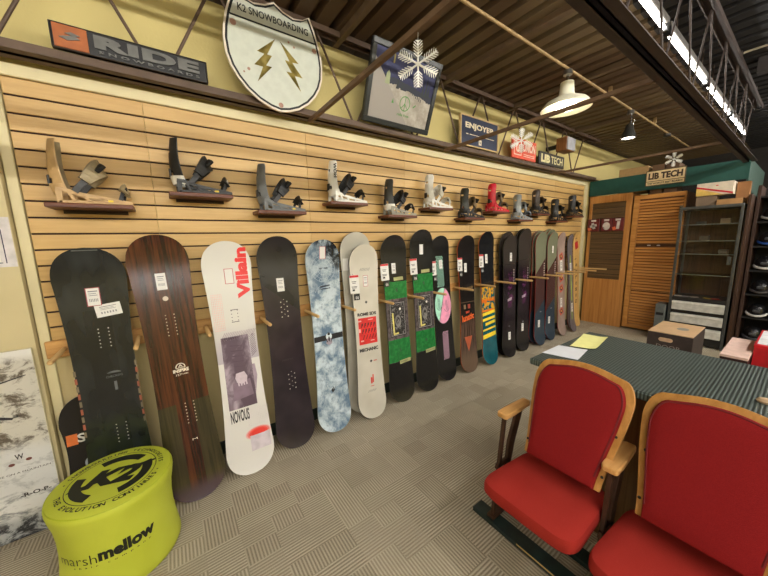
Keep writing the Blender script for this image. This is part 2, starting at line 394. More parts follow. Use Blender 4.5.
class Board:
    def __init__(s, label, F, T, mats, W=.145, waist=.124, du=0., cat='snowboard', group='snowboards leaning on the slatwall', tip=.17, tail=.15, pw=2.5, name='snowboard', k=.040, nx=12):
        F = (F[0], F[1]+du, F[2]+.008); T = (T[0], T[1]+du, T[2]+.004)
        s.F, s.L, u, v, n = board_frame(F, T); s.W, s.waist, s.k = W, waist, k; s.tip, s.tail, s.pw = tip, tail, pw
        O = s.F - n*(k*.9)
        vz = (.962-O.z)/v.z; hwz = halfw(vz, s.L, W, waist, tip, tail, pw) if 0 < vz < s.L else 0
        if hwz: EDGES.append((O.y+v.y*vz-hwz, O.y+v.y*vz+hwz))
        s.t = thing(name, label, cat, group=group, M=F3(u, v, n, O))
        s.mats = list(mats); s.mb = MB(); s.mb.uv = []
        s.surface(nx)
    def s3(s, u, v, h=0.): return (u, v, curl(v, s.L, s.k)+TH+h)
    def fn(s, h=.0006): return lambda u, v: s.s3(u, v, h)
    def surface(s, nx):
        L = s.L; vs = []
        def rows(a, b, n, e): return [a+(b-a)*((1-math.cos(PI*(i/n)))/2 if e == 2 else (i/n)) for i in range(n)]
        vv = [L*0+s.tail*(1-math.cos(PI/2*i/12)) for i in range(12)] + [s.tail+(L-s.tip-s.tail)*i/26 for i in range(26)] + [L-s.tip+s.tip*math.sin(PI/2*i/12) for i in range(13)]
        nr = len(vv)
        for sgn in (1, 0):
            for v in vv:
                hw = max(halfw(v, L, s.W, s.waist, s.tip, s.tail, s.pw), .0008)
                for i in range(nx+1):
                    u = hw*(2*i/nx-1); s.mb.v.append((u, v, curl(v, L, s.k)+TH*sgn)); s.mb.uv.append((u, v))
        q = nx+1; o = nr*q
        for j in range(nr-1):
            for i in range(nx):
                a = j*q+i
                s.mb.f.append((a, a+1, a+q+1, a+q)); s.mb.m.append(0)
                s.mb.f.append((o+a, o+a+q, o+a+q+1, o+a+1)); s.mb.m.append(1)
            for a, fl in ((j*q, 0), (j*q+nx, 1)):
                f = (a, a+q, o+a+q, o+a); s.mb.f.append(f if not fl else f[::-1]); s.mb.m.append(2)
        a = (nr-1)*q
        for i in range(nx):
            s.mb.f.append((a+i, a+i+1, o+a+i+1, o+a+i)); s.mb.m.append(2)
            s.mb.f.append((i+1, i, o+i, o+i+1)); s.mb.m.append(2)
    def slot(s, m):
        if m not in s.mats: s.mats.append(m)
        return s.mats.index(m)
    def poly(s, pts, m, h=.0006): put_poly(s.mb, pts, s.fn(h), s.slot(m))
    def R(s, cx, cy, w_, h_, m, rot=0., h=.0006): s.poly(rect(cx, cy, w_, h_, rot), m, h)
    def text(s, t, cx, cy, w_, h_, m, rot=0., off=0., h=.0009, shear=0.): put_text(s.mb, t, cx, cy, w_, h_, s.fn(h), s.slot(m), off, rot, shear)
    def inserts(s, cx, cy, m, n=6, dx=.042, dy=.02, r=.0032):
        for i in range(n):
            for x in (-dx/2, dx/2): s.poly(disc(cx+x, cy+(i-(n-1)/2)*dy, r, n=8), m, .0008)
    def done(s):
        mb = s.mb; mb.uv += [(v[0], v[1]) for v in mb.v[len(mb.uv):]]
        return mb.build('deck', s.mats, s.t, smooth=True)
    def sticker(s, cx, cy, w_=.045, h_=.095, rot=0., frame=None, bar=True, name='price_sticker'):
        mb = MB(); f1 = s.fn(.0012); f2 = s.fn(.0016)
        mats = [M_paper, frame or P((150, 150, 150), .6), P((120, 120, 124), .6)]
        put_poly(mb, rect(cx, cy, w_, h_, rot), f1, 0)
        c, s_ = math.cos(rot), math.sin(rot)
        def q(x, y, a, b, mi): put_poly(mb, rect(cx+c*x-s_*y, cy+s_*x+c*y, a, b, rot), f2, mi)
        if frame:
            t_ = .0035
            for x, y, a, b in ((0, h_/2-t_/2, w_, t_), (0, -h_/2+t_/2, w_, t_), (-w_/2+t_/2, 0, t_, h_), (w_/2-t_/2, 0, t_, h_)): q(x, y, a, b, 1)
        q(0, h_*.30, w_*.66, h_*.05, 2); q(-w_*.05, h_*.18, w_*.55, h_*.03, 2); q(0, h_*.08, w_*.6, h_*.03, 2)
        if bar:
            for i in range(6): q(-w_*.28+w_*.11*i, -h_*.18, w_*.05, h_*.16, 2)
        mb.build(name, mats, s.t)
    def hangtag(s, cx, cy, w_=.072, h_=.165, rot=.0):
        """card tag hooked on the edge: red top, white middle, black foot with two digits"""
        mb = MB(); z0 = s.s3(cx, cy)[2]+.006
        c, s_ = math.cos(rot), math.sin(rot)
        fn = lambda h: (lambda x, y: (cx+c*x-s_*y, cy+s_*x+c*y, z0+h))
        mb.prism(rect(0, .018, w_, h_-.036), .0012, Matrix.Translation((0, 0, 0)) if 0 else F3((c, s_, 0), (-s_, c, 0), (0, 0, 1), (cx, cy, z0)), 0)
        mb.prism(rect(.014, -h_/2+.004, w_*.62, .052), .0012, F3((c, s_, 0), (-s_, c, 0), (0, 0, 1), (cx, cy, z0-.001)), 2)
        put_poly(mb, rect(0, h_/2-.010, w_*.96, .018), fn(.0016), 1)
        for y, a in ((.040, .5), (.028, .36), (-.002, .6), (-.012, .5)): put_poly(mb, rect(-.004, y, w_*a, .005), fn(.0016), 3)
        put_poly(mb, rect(-.012, -.030, w_*.26, .016), fn(.0016), 3)
        for i in (0, 1): put_text(mb, '6', .006+.016*i, -h_/2+.0, .012, .028, fn(.0022), 0, .03)
        mb.tube([(cx, cy+h_/2-.004, z0), (cx-.02, cy+h_/2+.02, z0-.01), (cx-.03, cy+h_/2+.022, z0-.016)], .0012, 5, 3)
        mb.build('hang_tag', [M_paper, M_red, M_black, P((60, 60, 62), .6)], s.t)

M_edge = P((96, 96, 98), .3, .6); M_base = P((30, 30, 32), .4)
M_ins = P((190, 188, 180), .35, .5)
# hidden small board behind the first one
g, U, V = uvgraph('kid'); g.col(rgb(26, 24, 26)); kid = g.m
b = Board('short black snowboard with orange square logo, half hidden behind the leftmost board', (.11, -.435, 0), (.055, -.425, .70), [kid, M_base, M_edge], W=.142, waist=.125, k=.02)
b.R(-.100, .45, .045, .062, P((214, 112, 52), .5)); b.text('S', -.062, .452, .035, .05, M_white, off=.03); b.poly(disc(-.035, .30, .028, .035), P((150, 160, 170), .4))
b.done()
# 1 black board
g, U, V = uvgraph('onyx', .22)
sheen = g.ss(g.noise(g.comb(g.ma('MULTIPLY', U, 3.), g.ma('MULTIPLY', V, 1.3)), 2.5, 2.), .35, .7)
top = g.mix(sheen, rgb(24, 27, 28), rgb(42, 46, 47))
cc = g.ma('MULTIPLY', g.ma('LESS_THAN', g.ma('ABSOLUTE', U), .055), g.ma('LESS_THAN', V, 1.16))
top = g.mix(g.ma('MULTIPLY', cc, .5), top, rgb(18, 20, 22))
gr = g.ma('MULTIPLY', g.ss(V, .60, .50), g.ss(g.noise(g.tc('UV'), 9., 3.), .3, .65))
top = g.mix(g.ma('MULTIPLY', gr, .55), top, rgb(44, 52, 30)); g.col(top)
b = Board('black snowboard with two white stickers, nearest the yellow pouf', (.215, -.325, 0), (.085, -.345, 1.49), [g.m, M_base, M_edge], W=.149, waist=.126)
b.inserts(.015, 1.005, M_ins, 6); b.inserts(.022, .46, M_ins, 6)
gm = P((92, 96, 96), .4); b.text('CHECKERS', .028, .785, .07, .012, gm); b.poly(disc(.028, .802, .03, .012, 16, 0, PI), gm); b.R(.028, .73, .012, .05, gm)
for i in range(9):
    m = P((156, 84, 60), .5) if i % 2 else P((120, 108, 84), .5)
    for sx in (-1, 1): b.R(sx*(.1265-.004+.0008*abs(i-4)), .50+.042*i, .010, .030, m)
b.R(0, 1.478, .10, .004, gm, 0); b.done(); b.sticker(-.002, 1.232, .058, .100, 0, P((150, 50, 60), .6)); b.sticker(.050, 1.155, .108, .068, .10, None)
# 2 walnut board
g, U, V = uvgraph('walnut', .2)
vec = g.comb(g.ma('MULTIPLY', U, 1.), g.ma('MULTIPLY', V, .035))
f = g.ma('ADD', g.ma('MULTIPLY', g.noise(vec, 75., 4., .65, .3), .6), g.ma('MULTIPLY', g.noise(vec, 28., 3., .5, .5), .4))
wd = g.mix(g.ss(f, .38, .64), rgb(34, 15, 10), rgb(88, 44, 24))
zone = g.ma('MULTIPLY', g.ma('LESS_THAN', V, .577), g.ma('GREATER_THAN', g.ma('ABSOLUTE', U), .042))
wd = g.mix(zone, wd, g.mix(g.ss(f, .38, .64), rgb(44, 40, 24), rgb(66, 58, 36)))
wd = g.mix(g.ss(V, .13, .04), wd, rgb(62, 42, 58)); g.col(wd)
b = Board('dark walnut wood snowboard with olive lower corners, between the black and the white board', (.350, -.004, 0), (.085, -.064, 1.553), [g.m, M_base, P((120, 96, 62), .4)], W=.150, waist=.127, du=.018)
ins2 = P((196, 180, 160), .4); b.inserts(.006, 1.045, ins2, 7); b.inserts(.024, .51, ins2, 7)
b.poly(disc(0, 1.203, .014), ins2); lg = P((226, 214, 196), .5); fn = b.fn(.0008); s_ = b.slot(lg)
arcband(b.mb, .012, .788, .020, .025, 0, PI, fn, s_, 12); b.text('A', .012, .797, .022, .016, lg, off=.02); b.R(.012, .785, .05, .003, lg)
b.text('INSPIRE', .012, .769, .078, .020, lg, off=.04); b.text('157', -.002, .745, .028, .011, lg); b.text('CAMBER', .030, .745, .03, .008, lg); b.text('M', .02, .345, .026, .011, lg)
b.done(); b.sticker(-.006, 1.305, .050, .098)
# 3 white board
g, U, V = uvgraph('villain', .3)
wcol = g.mix(g.ss(V, .75, 1.02), rgb(184, 176, 184), rgb(214, 212, 204)); low = g.ma('LESS_THAN', V, .74)
wcol = g.mix(low, wcol, rgb(220, 217, 212)); g.col(wcol)
b = Board('white snowboard with red Villain lettering and a purple photo print', (.324, .318, 0), (.085, .315, 1.51), [g.m, M_base, P((200, 196, 186), .4)], W=.147, waist=.124)
redm = P((226, 52, 50), .45, var=.03); gpk = P((226, 168, 164), .5)
b.text('Villain', .082, 1.316, .335, .078, redm, PI/2, off=.055)
for i in range(7): b.R(-.116+.0098*i, 1.07, .0012, .24, gpk)
for i in range(17): b.R(-.087, .955+.0145*i, .060, .0012, gpk)
gg = P((214, 204, 208), .5)
for i in range(13): b.R(.03+.0105*i-.02, .35, .0010, .12, gg)
for i in range(10): b.R(.065, .295+.0115*i, .12, .0010, gg)
ds = P((70, 60, 70), .5); b.inserts(.008, 1.04, ds, 4, .036, .022); b.R(.008, 1.078, .046, .004, ds); b.R(.008, .998, .046, .004, ds)
hm = P((168, 150, 164), .5)
for i in range(20): b.poly([(-.095+.011*i, .885), (-.091+.011*i, .885), (-.061+.011*i, .935), (-.065+.011*i, .935)], hm) if i < 18 else None
for i in range(11): b.poly([(.078, .75+.013*i), (.113, .78+.013*i), (.113, .785+.013*i), (.078, .755+.013*i)], P((110, 90, 106), .5))
# photo print
gph = G('print', .4); uvv = gph.tc('UV'); nn = gph.noise(gph.sc(uvv, (1., .55, 1)), 16., 4., .6, .8)
xx_, yy_, _z = gph.sep(uvv); armd = gph.ss(gph.ma('ABSOLUTE', gph.ma('ADD', xx_, gph.ma('MULTIPLY', gph.ma('SUBTRACT', yy_, .7), .12))), .09, .02)
gph.col(gph.mix(gph.ss(gph.ma('ADD', gph.ma('MULTIPLY', nn, .75), gph.ma('MULTIPLY', armd, -.22)), .18, .62), rgb(92, 74, 88), rgb(196, 180, 194)))
b.poly([(-.092, .905), (.072, .905), (.076, .43), (-.096, .43)], gph.m); b.poly([(.076, .50), (.098, .62), (.09, .70), (.074, .70)], hm)
hand = P((206, 190, 200), .5); bag = P((132, 112, 128), .5); crease = P((86, 66, 82), .5)
b.poly([(-.055, .60), (.05, .61), (.062, .50), (-.062, .485)], bag, .0009); b.poly([(-.03, .66), (.02, .665), (.036, .63), (.03, .60), (.0, .585), (-.03, .60), (-.038, .63)], hand, .0011)
for i in range(4): b.poly([(-.026+.016*i, .60), (-.018+.016*i, .60), (-.016+.016*i, .575), (-.024+.016*i, .575)], hand, .0011)
for i in range(5): b.poly([(-.05+.004*i, .85-.035*i), (.03, .84-.035*i), (.03, .836-.035*i), (-.045+.004*i, .843-.035*i)], crease, .0009)
b.text('NOVOUS', -.037, .382, .112, .078, P((36, 32, 36), .5), off=.03, rot=.0)
# soft red brush mark over a pale picture: coloured by distance so that its rim fades
b.R(.068, .185, .125, .115, P((206, 196, 204), .5)); b.R(.068, .185, .110, .095, P((224, 218, 222), .5), h=.0008)
b.poly([(.06, .16), (.10, .165), (.11, .20), (.08, .215), (.055, .19)], P((150, 134, 150), .5), .0010)
for r_, cm in ((1.22, (232, 176, 172)), (1.08, (230, 128, 120)), (.9, (230, 76, 66)), (.7, (228, 58, 50))):
    b.poly([(x, y) for x, y in disc(.060, .238, .066*r_, .034*r_)], P(cm, .5, var=.02), .0011+.0001*(1.3-r_)*4)
b.done(); b.sticker(.003, 1.30, .054, .100, 0, P((190, 70, 80), .6))
# 4 dark plum board
g, U, V = uvgraph('plum', .25)
sp = g.ma('GREATER_THAN', g.ma('ADD', V, g.ma('MULTIPLY', U, .88)), 1.10)
nz = g.ss(g.noise(g.tc('UV'), 5., 2.), .3, .7)
g.col(g.mix(sp, g.mix(nz, rgb(38, 32, 38), rgb(52, 44, 50)), g.mix(nz, rgb(26, 26, 27), rgb(38, 38, 40))))
b = Board('plain dark plum and black snowboard between the white and the icy blue board', (.254, .640, 0), (.085, .64, 1.538), [g.m, M_base, M_edge], W=.143, waist=.122, du=.006)
for cy in (1.02, .485):
    for i in range(4):
        for x in (-.022, .022): b.poly(disc(x+.010, cy+(i-1.5)*.036, .0045, n=10), M_ins)
        b.poly(disc(.010, cy+(i-1.5)*.036+.018, .003, n=8), M_ins)
b.text('nitro', -.008, .652, .08, .014, P((22, 20, 22), .6), shear=.3)
b.done(); b.sticker(.0, 1.20, .052, .096)
# 5 ice board
g, U, V = uvgraph('ice', .25); vec = g.comb(U, g.ma('MULTIPLY', V, .9))
n1 = g.noise(vec, 8., 5., .66, .25); n2 = g.noise(vec, 30., 4., .7, .4)
ice = g.mix(g.ss(n1, .36, .62), rgb(104, 128, 150), rgb(206, 220, 226)); ice = g.mix(g.ma('MULTIPLY', g.ss(n2, .52, .72), .55), ice, rgb(74, 92, 112))
ice = g.mix(g.ma('MULTIPLY', g.ss(V, .9, 1.35), .45), ice, rgb(66, 84, 102))
dk = g.ma('MULTIPLY', g.ss(g.ma('ADD', V, g.ma('MULTIPLY', U, 1.1)), 1.36, 1.46), g.ss(n1, .62, .45))
ice = g.mix(dk, ice, rgb(24, 28, 34)); g.col(ice)
b = Board('icy blue and white marbled snowboard with a black band across its waist', (.258, .945, 0), (.085, .98, 1.508), [g.m, M_base, P((170, 182, 190), .4)], W=.143, waist=.123, du=.016)
wt = P((206, 218, 224), .5); bk = P((20, 20, 22), .5); sl = b.slot(P((176, 192, 202), .5)); fn = b.fn(.0008)
b.poly([(-.122, .722), (.122, .732), (.122, .776), (-.122, .764)], bk)
for r_ in (.045, .075, .10): arcband(b.mb, -.005, 1.29, r_, r_+.0016, 0, 2*PI, fn, sl, 30); arcband(b.mb, -.0, 1.08, r_*.85, r_*.85+.0016, .1, PI*.9, fn, sl, 20)
for a in range(8): b.poly(rect(-.005, 1.29, .0014, .2, a*PI/8), P((176, 192, 202), .5), .0007)
b.R(.0, 1.155, .085, .012, P((30, 40, 52), .5), .1); b.R(.0, 1.135, .09, .008, P((30, 40, 52), .5), .05); b.R(-.0, 1.295, .07, .012, P((34, 44, 56), .5), .05)
b.poly(disc(.0, .755, .026, .03, 12), wt, .0010); b.poly([(-.020, .74), (.020, .74), (.026, .70), (0, .685), (-.026, .70)], P((150, 140, 150), .5), .0011)
b.poly(disc(.0, .775, .012, .012, 10), bk, .0013); b.poly(disc(.0, .735, .007, .022, 10), bk, .0013); b.R(-.018, .722, .006, .026, bk, .3, .0013); b.R(.018, .722, .006, .026, bk, -.3, .0013)
b.poly([(-.015, .325), (.008, .350), (.004, .322), (.026, .352), (.014, .318), (-.004, .300)], bk, .0009)
b.done(); b.sticker(-.005, 1.415, .050, .095, 0, P((196, 120, 124), .6))
# 6a / 6b pale grey boards
g, U, V = uvgraph('pale', .35); g.col(g.mix(g.ss(g.noise(g.tc('UV'), 4., 2.), .3, .7), rgb(176, 172, 158), rgb(190, 186, 172))); pale = g.m
b = Board('taller pale grey snowboard standing behind the pale board with the red square', (.155, 1.283, 0), (.075, 1.300, 1.565), [pale, M_base, P((60, 60, 60), .5)], W=.146, waist=.126, k=.035)
b.R(-.10, 1.30, .05, .10, M_white); b.done()
g, U, V = uvgraph('mechanic', .35); g.col(g.mix(g.ss(g.noise(g.tc('UV'), 4., 2.), .3, .7), rgb(196, 190, 174), rgb(210, 204, 190)))
b = Board('pale grey snowboard with a red square between the words ROME SDS and MECHANIC', (.285, 1.29, 0), (.125, 1.335, 1.462), [g.m, M_base, P((50, 50, 50), .5)], W=.140, waist=.120, du=.012)
bk = P((24, 22, 22), .5)
b.text('ROME SDS', .0, .885, .185, .028, bk, off=.05); b.R(.0, .742, .180, .225, P((214, 44, 40), .5)); b.text('MECHANIC', .0, .583, .185, .030, bk, off=.05)
for j in range(3):
    for i in range(5): b.text('F' if j < 2 else '/', -.055+.030*i+.006*j, .79-.050*j, .024, .036, P((60, 14, 14), .5), off=.06, shear=.35)
for q in ((-.075, .83, .03, .012), (.03, .835, .05, .006), (-.08, .75, .016, .03), (-.06, .66, .03, .012), (.04, .655, .04, .008)): b.R(*q[:2], q[2], q[3], P((232, 176, 168), .5), h=.0009)
for i in range(7): b.R(-.036+.014*i, 1.262, .004, .030, P((120, 118, 110), .5), -.6); b.R(-.03+.012*i, .222, .003, .022, P((120, 118, 110), .5), -.6)
for x, y in ((.0, .985), (.012, .478)): b.poly(disc(x, y, .014, n=4), P((90, 90, 84), .5)); b.poly(disc(x, y, .006), bk, .0009)
b.R(.055, .476, .035, .010, P((204, 120, 110), .5)); b.R(.006, .31, .016, .055, P((206, 60, 50), .5)); b.R(.022, .325, .012, .070, P((206, 60, 50), .5)); b.R(.012, .262, .035, .006, P((206, 90, 80), .5))
b.done(); b.sticker(.006, 1.165, .046, .094, 0, P((180, 90, 96), .6)); b.hangtag(-.104, 1.125, .088, .185, .02)
# 7, 8 green and black
def green_board(label, F, T, du, ds, g1, g2, frm, tagv, stv, stu):
    g, U, V = uvgraph('green', .2); nn = g.noise(g.tc('UV'), 26., 3., .6)
    edgen = g.ma('MULTIPLY', g.ma('SUBTRACT', nn, .5), .02); Vn = g.ma('ADD', V, edgen)
    def band(a, b_): return g.ma('MULTIPLY', g.ma('GREATER_THAN', Vn, a), g.ma('LESS_THAN', Vn, b_))
    base = g.mix(g.ss(g.noise(g.tc('UV'), 30., 3.), .6, .8), rgb(24, 24, 25), rgb(60, 60, 60))
    c = g.mix(band(g2[0]-.002, g1[1]), base, g.mix(g.ss(nn, .3, .7), rgb(66, 58, 60), rgb(108, 98, 100)))
    gc = g.mix(g.ss(nn, .35, .75), rgb(28, 106, 50), rgb(44, 134, 66))
    c = g.mix(band(*g1), c, gc); c = g.mix(band(*g2), c, gc); g.col(c)
    b = Board(label, F, T, [g.m, M_base, M_edge], W=.146, waist=.124, du=du)
    fr = P((206, 200, 200), .5); m = (frm[0]+frm[1])/2; h_ = frm[1]-frm[0]; dkm = P((28, 26, 28), .5)
    b.R(0, m, .185, h_, dkm); 
    for x, y, a, c_ in ((0, m+h_/2-.012, .165, .0028), (0, m-h_/2+.012, .165, .0028), (-.081, m, .0028, h_-.024), (.081, m, .0028, h_-.024)): b.R(x, y, a, c_, fr, h=.0009)
    gs = G('scene', .4); nz = gs.noise(gs.tc('UV'), 22., 4., .7, 2.); gs.col(gs.mix(gs.ss(nz, .5, .72), rgb(22, 20, 20), rgb(176, 172, 174)))
    b.R(0, m, .15, h_-.04, gs.m, h=.0008)
    yl = P((222, 210, 120), .5); b.R(-.055, m-.04, .018, .20, yl, .03, .0011); b.R(-.03, m-.135, .06, .016, yl, .1, .0011)
    gy = P((130, 128, 124), .5); sl = b.slot(gy); arcband(b.mb, .0, m-.02, .022, .034, 0, 2*PI, b.fn(.0011), sl, 18, 1.7)
    b.text('R', .01, m-.05, .04, .07, gy, off=.02, h=.0013); b.poly(disc(.03, m+.09, .012), P((230, 228, 220), .5), .0012)
    b.R(.035, g1[1]+.025, .11, .032, P((160, 160, 104), .5), .03); b.R(.055, g2[0]-.008, .13, .034, P((168, 168, 116), .5), .06); b.text('WARPIG', .055, g2[0]-.008, .11, .018, P((96, 92, 60), .5), .06, h=.0011)
    for cy in ((g1[0]+g1[1])/2, (g2[0]+g2[1])/2):
        b.inserts(.0, cy-.01, P((14, 80, 30), .4), 6, .04, .022, .003); b.text('S', .005, cy, .022, .03, P((14, 44, 22), .5), off=.03)
    b.done(); b.hangtag(-.118, tagv, .088, .185, .02); b.sticker(stu, stv, .046, .095); return b
green_board('left one of the two black snowboards with green panels and a framed print', (.238, 1.636, 0), (.085, 1.658, 1.538), .036, 0, (.962, 1.12), (.375, .585), (.612, .935), 1.195, 1.242, -.012)
green_board('right, slightly taller one of the two black snowboards with green panels', (.235, 1.972, 0), (.11, 1.985, 1.586), .03, 0, (.985, 1.165), (.405, .612), (.632, .962), 1.222, 1.40, -.008)
# 9 mint and pink
g, U, V = uvgraph('mint', .2); g.col(g.mix(g.ss(g.noise(g.tc('UV'), 30., 3.), .62, .8), rgb(24, 24, 26), rgb(58, 58, 62)))
b = Board('black snowboard with a mint and pink oval divided by a diagonal, and checked bars', (.195, 2.335, 0), (.075, 2.30, 1.526), [g.m, M_base, M_edge], W=.138, waist=.123, du=-.008)
mint = P((172, 228, 204), .5); pink = P((238, 158, 190), .5); bk = P((26, 26, 28), .5)
D = disc(.0, .80, .123, .185, 48)
b.poly(disc(.0, .80, .1225, .196, 48), bk); 
L_ = [(x, y) for x, y in D if (x+.02) < (y-.80)*.33]; R_ = [(x, y) for x, y in D if (x+.02) >= (y-.80)*.33]
def half(side):
    out = []
    for k in range(64):
        a = 2*PI*k/64; x, y = .117*math.cos(a), .188*math.sin(a)
        lim = y*.30-.018
        if side < 0: x = min(x, lim-.003)
        else: x = max(x, lim+.003)
        out.append((x, .80+y))
    return out
b.poly(half(-1), mint, .0009); b.poly(half(1), pink, .0009)
for sx, cx, cy in ((-1, -.058, .83), (1, .05, .80)):
    for i in (-1, 0, 1): b.R(cx+i*.011, cy, .003, .11, bk, .08, .0012)
    arcband(b.mb, cx, cy-.035, .030, .034, PI, 2*PI, b.fn(.0012), b.slot(bk), 12)
for c_, x0, y0, y1, w_ in ((mint, .035, 1.00, 1.33, .10), (P((240, 190, 214), .5), .05, .22, .54, .085)):
    nyy = int((y1-y0)/.017)
    for j in range(nyy):
        for i in range(4):
            xx0 = x0-.045-w_/2+i*w_/4+(w_/8 if j % 2 else 0); b.poly([(xx0, y0+j*.017), (xx0+w_/8, y0+j*.017+.006), (xx0+w_/8, y0+j*.017+.017), (xx0, y0+j*.017+.011)], c_, .0008)
b.done(); b.hangtag(-.105, 1.185, .070, .18); b.sticker(.005, 1.235, .045, .09)
# 10 brown with orange script
g, U, V = uvgraph('rust', .22); vec = g.comb(g.ma('MULTIPLY', U, 1.), g.ma('MULTIPLY', V, .06)); nn = g.noise(vec, 60., 3., .6)
c = g.mix(g.ss(nn, .35, .65), rgb(52, 38, 32), rgb(96, 74, 62)); c = g.mix(g.ss(V, .52, .70), c, rgb(26, 22, 22)); c = g.mix(g.ss(V, .30, .1), c, rgb(104, 84, 68)); g.col(c)
b = Board('black and brown snowboard with orange script and an orange triangle', (.208, 2.658, 0), (.085, 2.69, 1.525), [g.m, M_base, P((206, 96, 48), .5)], W=.142, waist=.121, du=.012)
org = P((226, 96, 34), .5); b.text('lunatic', .0, .62, .20, .075, org, .12, off=.04); b.text('team', -.005, .68, .06, .03, P((200, 70, 36), .5), .1, off=.03)
b.poly([(-.068, .40), (.062, .40), (-.002, .225)], P((170, 82, 50), .5)); b.text('deep purple', .0, .945, .19, .05, P((150, 118, 70), .5), .05, shear=.3)
b.R(-.05, .74, .035, .05, P((120, 96, 66), .5)); b.R(.02, .74, .04, .05, P((150, 60, 40), .5)); b.R(.0, .79, .22, .004, P((120, 96, 66), .5))
b.done(); b.hangtag(-.115, 1.195, .075, .18); b.sticker(-.02, 1.175, .042, .098)
# 11 teal and yellow
g, U, V = uvgraph('teal', .22); vec = g.comb(U, g.ma('MULTIPLY', V, 1.))
nn = g.noise(g.comb(U, g.ma('MULTIPLY', V, .6)), 22., 2., .5, 1.); teal = g.mix(g.ss(g.noise(vec, 5., 2.), .3, .7), rgb(16, 74, 86), rgb(26, 98, 108))
upb = g.ma('MULTIPLY', g.ma('GREATER_THAN', V, .64), g.ma('LESS_THAN', V, .925)); c = g.mix(g.ma('GREATER_THAN', V, .925), teal, rgb(24, 25, 27))
c = g.mix(g.ma('MULTIPLY', upb, g.ma('GREATER_THAN', nn, .50)), c, rgb(214, 158, 40))
fire = g.ma('LESS_THAN', g.ma('ABSOLUTE', g.ma('ADD', g.ma('SUBTRACT', V, .765), g.ma('MULTIPLY', g.ma('SUBTRACT', nn, .5), .12))), .018); c = g.mix(fire, c, rgb(222, 112, 34))
fire2 = g.ma('LESS_THAN', g.ma('ABSOLUTE', g.ma('SUBTRACT', V, .645)), .012); c = g.mix(fire2, c, rgb(222, 120, 34)); g.col(c)
b = Board('teal snowboard with yellow bars and orange flames on its lower half', (.225, 3.0, 0), (.085, 3.02, 1.564), [g.m, M_base, P((206, 110, 48), .5)], W=.141, waist=.120, du=.035)
yl = P((236, 208, 40), .5)
for y, h_, x0 in ((.612, .036, -.119), (.545, .030, -.119), (.492, .034, -.07), (.424, .022, -.119), (.345, .050, -.121)): b.poly([(x0, y-h_/2-.01), (.121, y-h_/2+.012), (.121, y+h_/2+.012), (x0, y+h_/2-.01)], yl)
b.done(); b.hangtag(-.110, 1.215, .078, .185); b.sticker(-.008, 1.255, .045, .105)
# 12..13 dark pairs
def dark_board(label, F, T, du, front, purple=True):
    g, U, V = uvgraph('dusk', .2); nn = g.noise(g.tc('UV'), 11., 4., .7, 1.2)
    c = g.mix(g.ss(V, .12, .45), rgb(30, 27, 28), rgb(34, 26, 32))
    band = g.ma('MULTIPLY', g.ss(V, .55, .72), g.ss(V, 1.12, .98))
    c = g.mix(g.ma('MULTIPLY', g.ma('MULTIPLY', band, g.ss(g.ma('ABSOLUTE', g.ma('SUBTRACT', U, .02)), .09, .03)), g.ss(nn, .44, .60)), c, rgb(84, 38, 76)); c = g.mix(g.ss(V, 1.02, 1.25), c, rgb(58, 52, 48)); g.col(c)
    b = Board(label, F, T, [g.m, M_base, P((40, 46, 38), .4)], W=.146, waist=.126, du=du)
    if front:
        for i in range(6): b.text('T', .088, 1.09-.034*i, .03, .024, P((156, 146, 142), .5), off=.03)
        b.poly([(-.04, .73), (.05, .755), (.04, .715), (-.04, .70)], P((156, 140, 152), .5)); b.poly(disc(.0, .385, .018, .010), P((90, 90, 92), .5))
    else: b.text('O', .0, 1.24, .18, .16, P((70, 66, 62), .5), off=-.04)
    b.done(); return b
dark_board('mostly hidden dark snowboard behind the purple-flecked board with the nose sticker', (.15, 3.40, 0), (.075, 3.49, 1.56), 0, False)
b = dark_board('dark purple-flecked snowboard just right of the teal board, sticker near its nose', (.235, 3.37, 0), (.125, 3.46, 1.513), .03, True); b.sticker(.020, 1.255, .046, .105); b.sticker(.006, .262, .050, .098)
dark_board('mostly hidden dark snowboard behind the tallest purple-flecked board', (.14, 3.74, 0), (.075, 3.82, 1.60), 0, False)
b = dark_board('tall dark purple-flecked snowboard just left of the sage green boards', (.215, 3.72, 0), (.125, 3.80, 1.60), .02, True); b.sticker(-.01, .31, .052, .105)
# 14, 15 sage / plum / blue
def sage_board(label, F, T, du, front=True, W=.142):
    g, U, V = uvgraph('sage', .25)
    c = g.mix(g.ma('GREATER_THAN', g.ma('SUBTRACT', V, g.ma('MULTIPLY', U, .9)), 1.09), rgb(70, 48, 48), rgb(116, 120, 98))
    c = g.mix(g.ma('LESS_THAN', g.ma('SUBTRACT', V, g.ma('MULTIPLY', U, .85)), .53), c, rgb(48, 62, 74)); g.col(c)
    b = Board(label, F, T, [g.m, P((108, 44, 40), .5), P((150, 56, 50), .4)], W=W, waist=.120, du=du)
    if front:
        for i in range(6): b.poly(disc(.10, 1.13-.032*i, .011), P((196, 176, 164), .5))
        b.poly(disc(.02, .46, .026, .008), P((90, 96, 104), .5))
    b.done(); return b
sage_board('hidden rear snowboard, tallest of the stack behind the first sage green board', (.12, 4.105, 0), (.07, 4.205, 1.575), 0, False)
sage_board('middle snowboard of the stack behind the first sage green board', (.17, 4.11, 0), (.095, 4.21, 1.57), 0, False)
b = sage_board('sage green, maroon and slate blue snowboard, left one of the two such boards in front', (.245, 4.06, 0), (.13, 4.16, 1.555), .055); b.sticker(-.02, .295, .052, .10)
sage_board('hidden rear snowboard, tallest behind the second sage green board', (.11, 4.41, 0), (.065, 4.505, 1.60), 0, False)
sage_board('middle snowboard of the stack behind the second sage green board', (.165, 4.435, 0), (.095, 4.535, 1.59), 0, False)
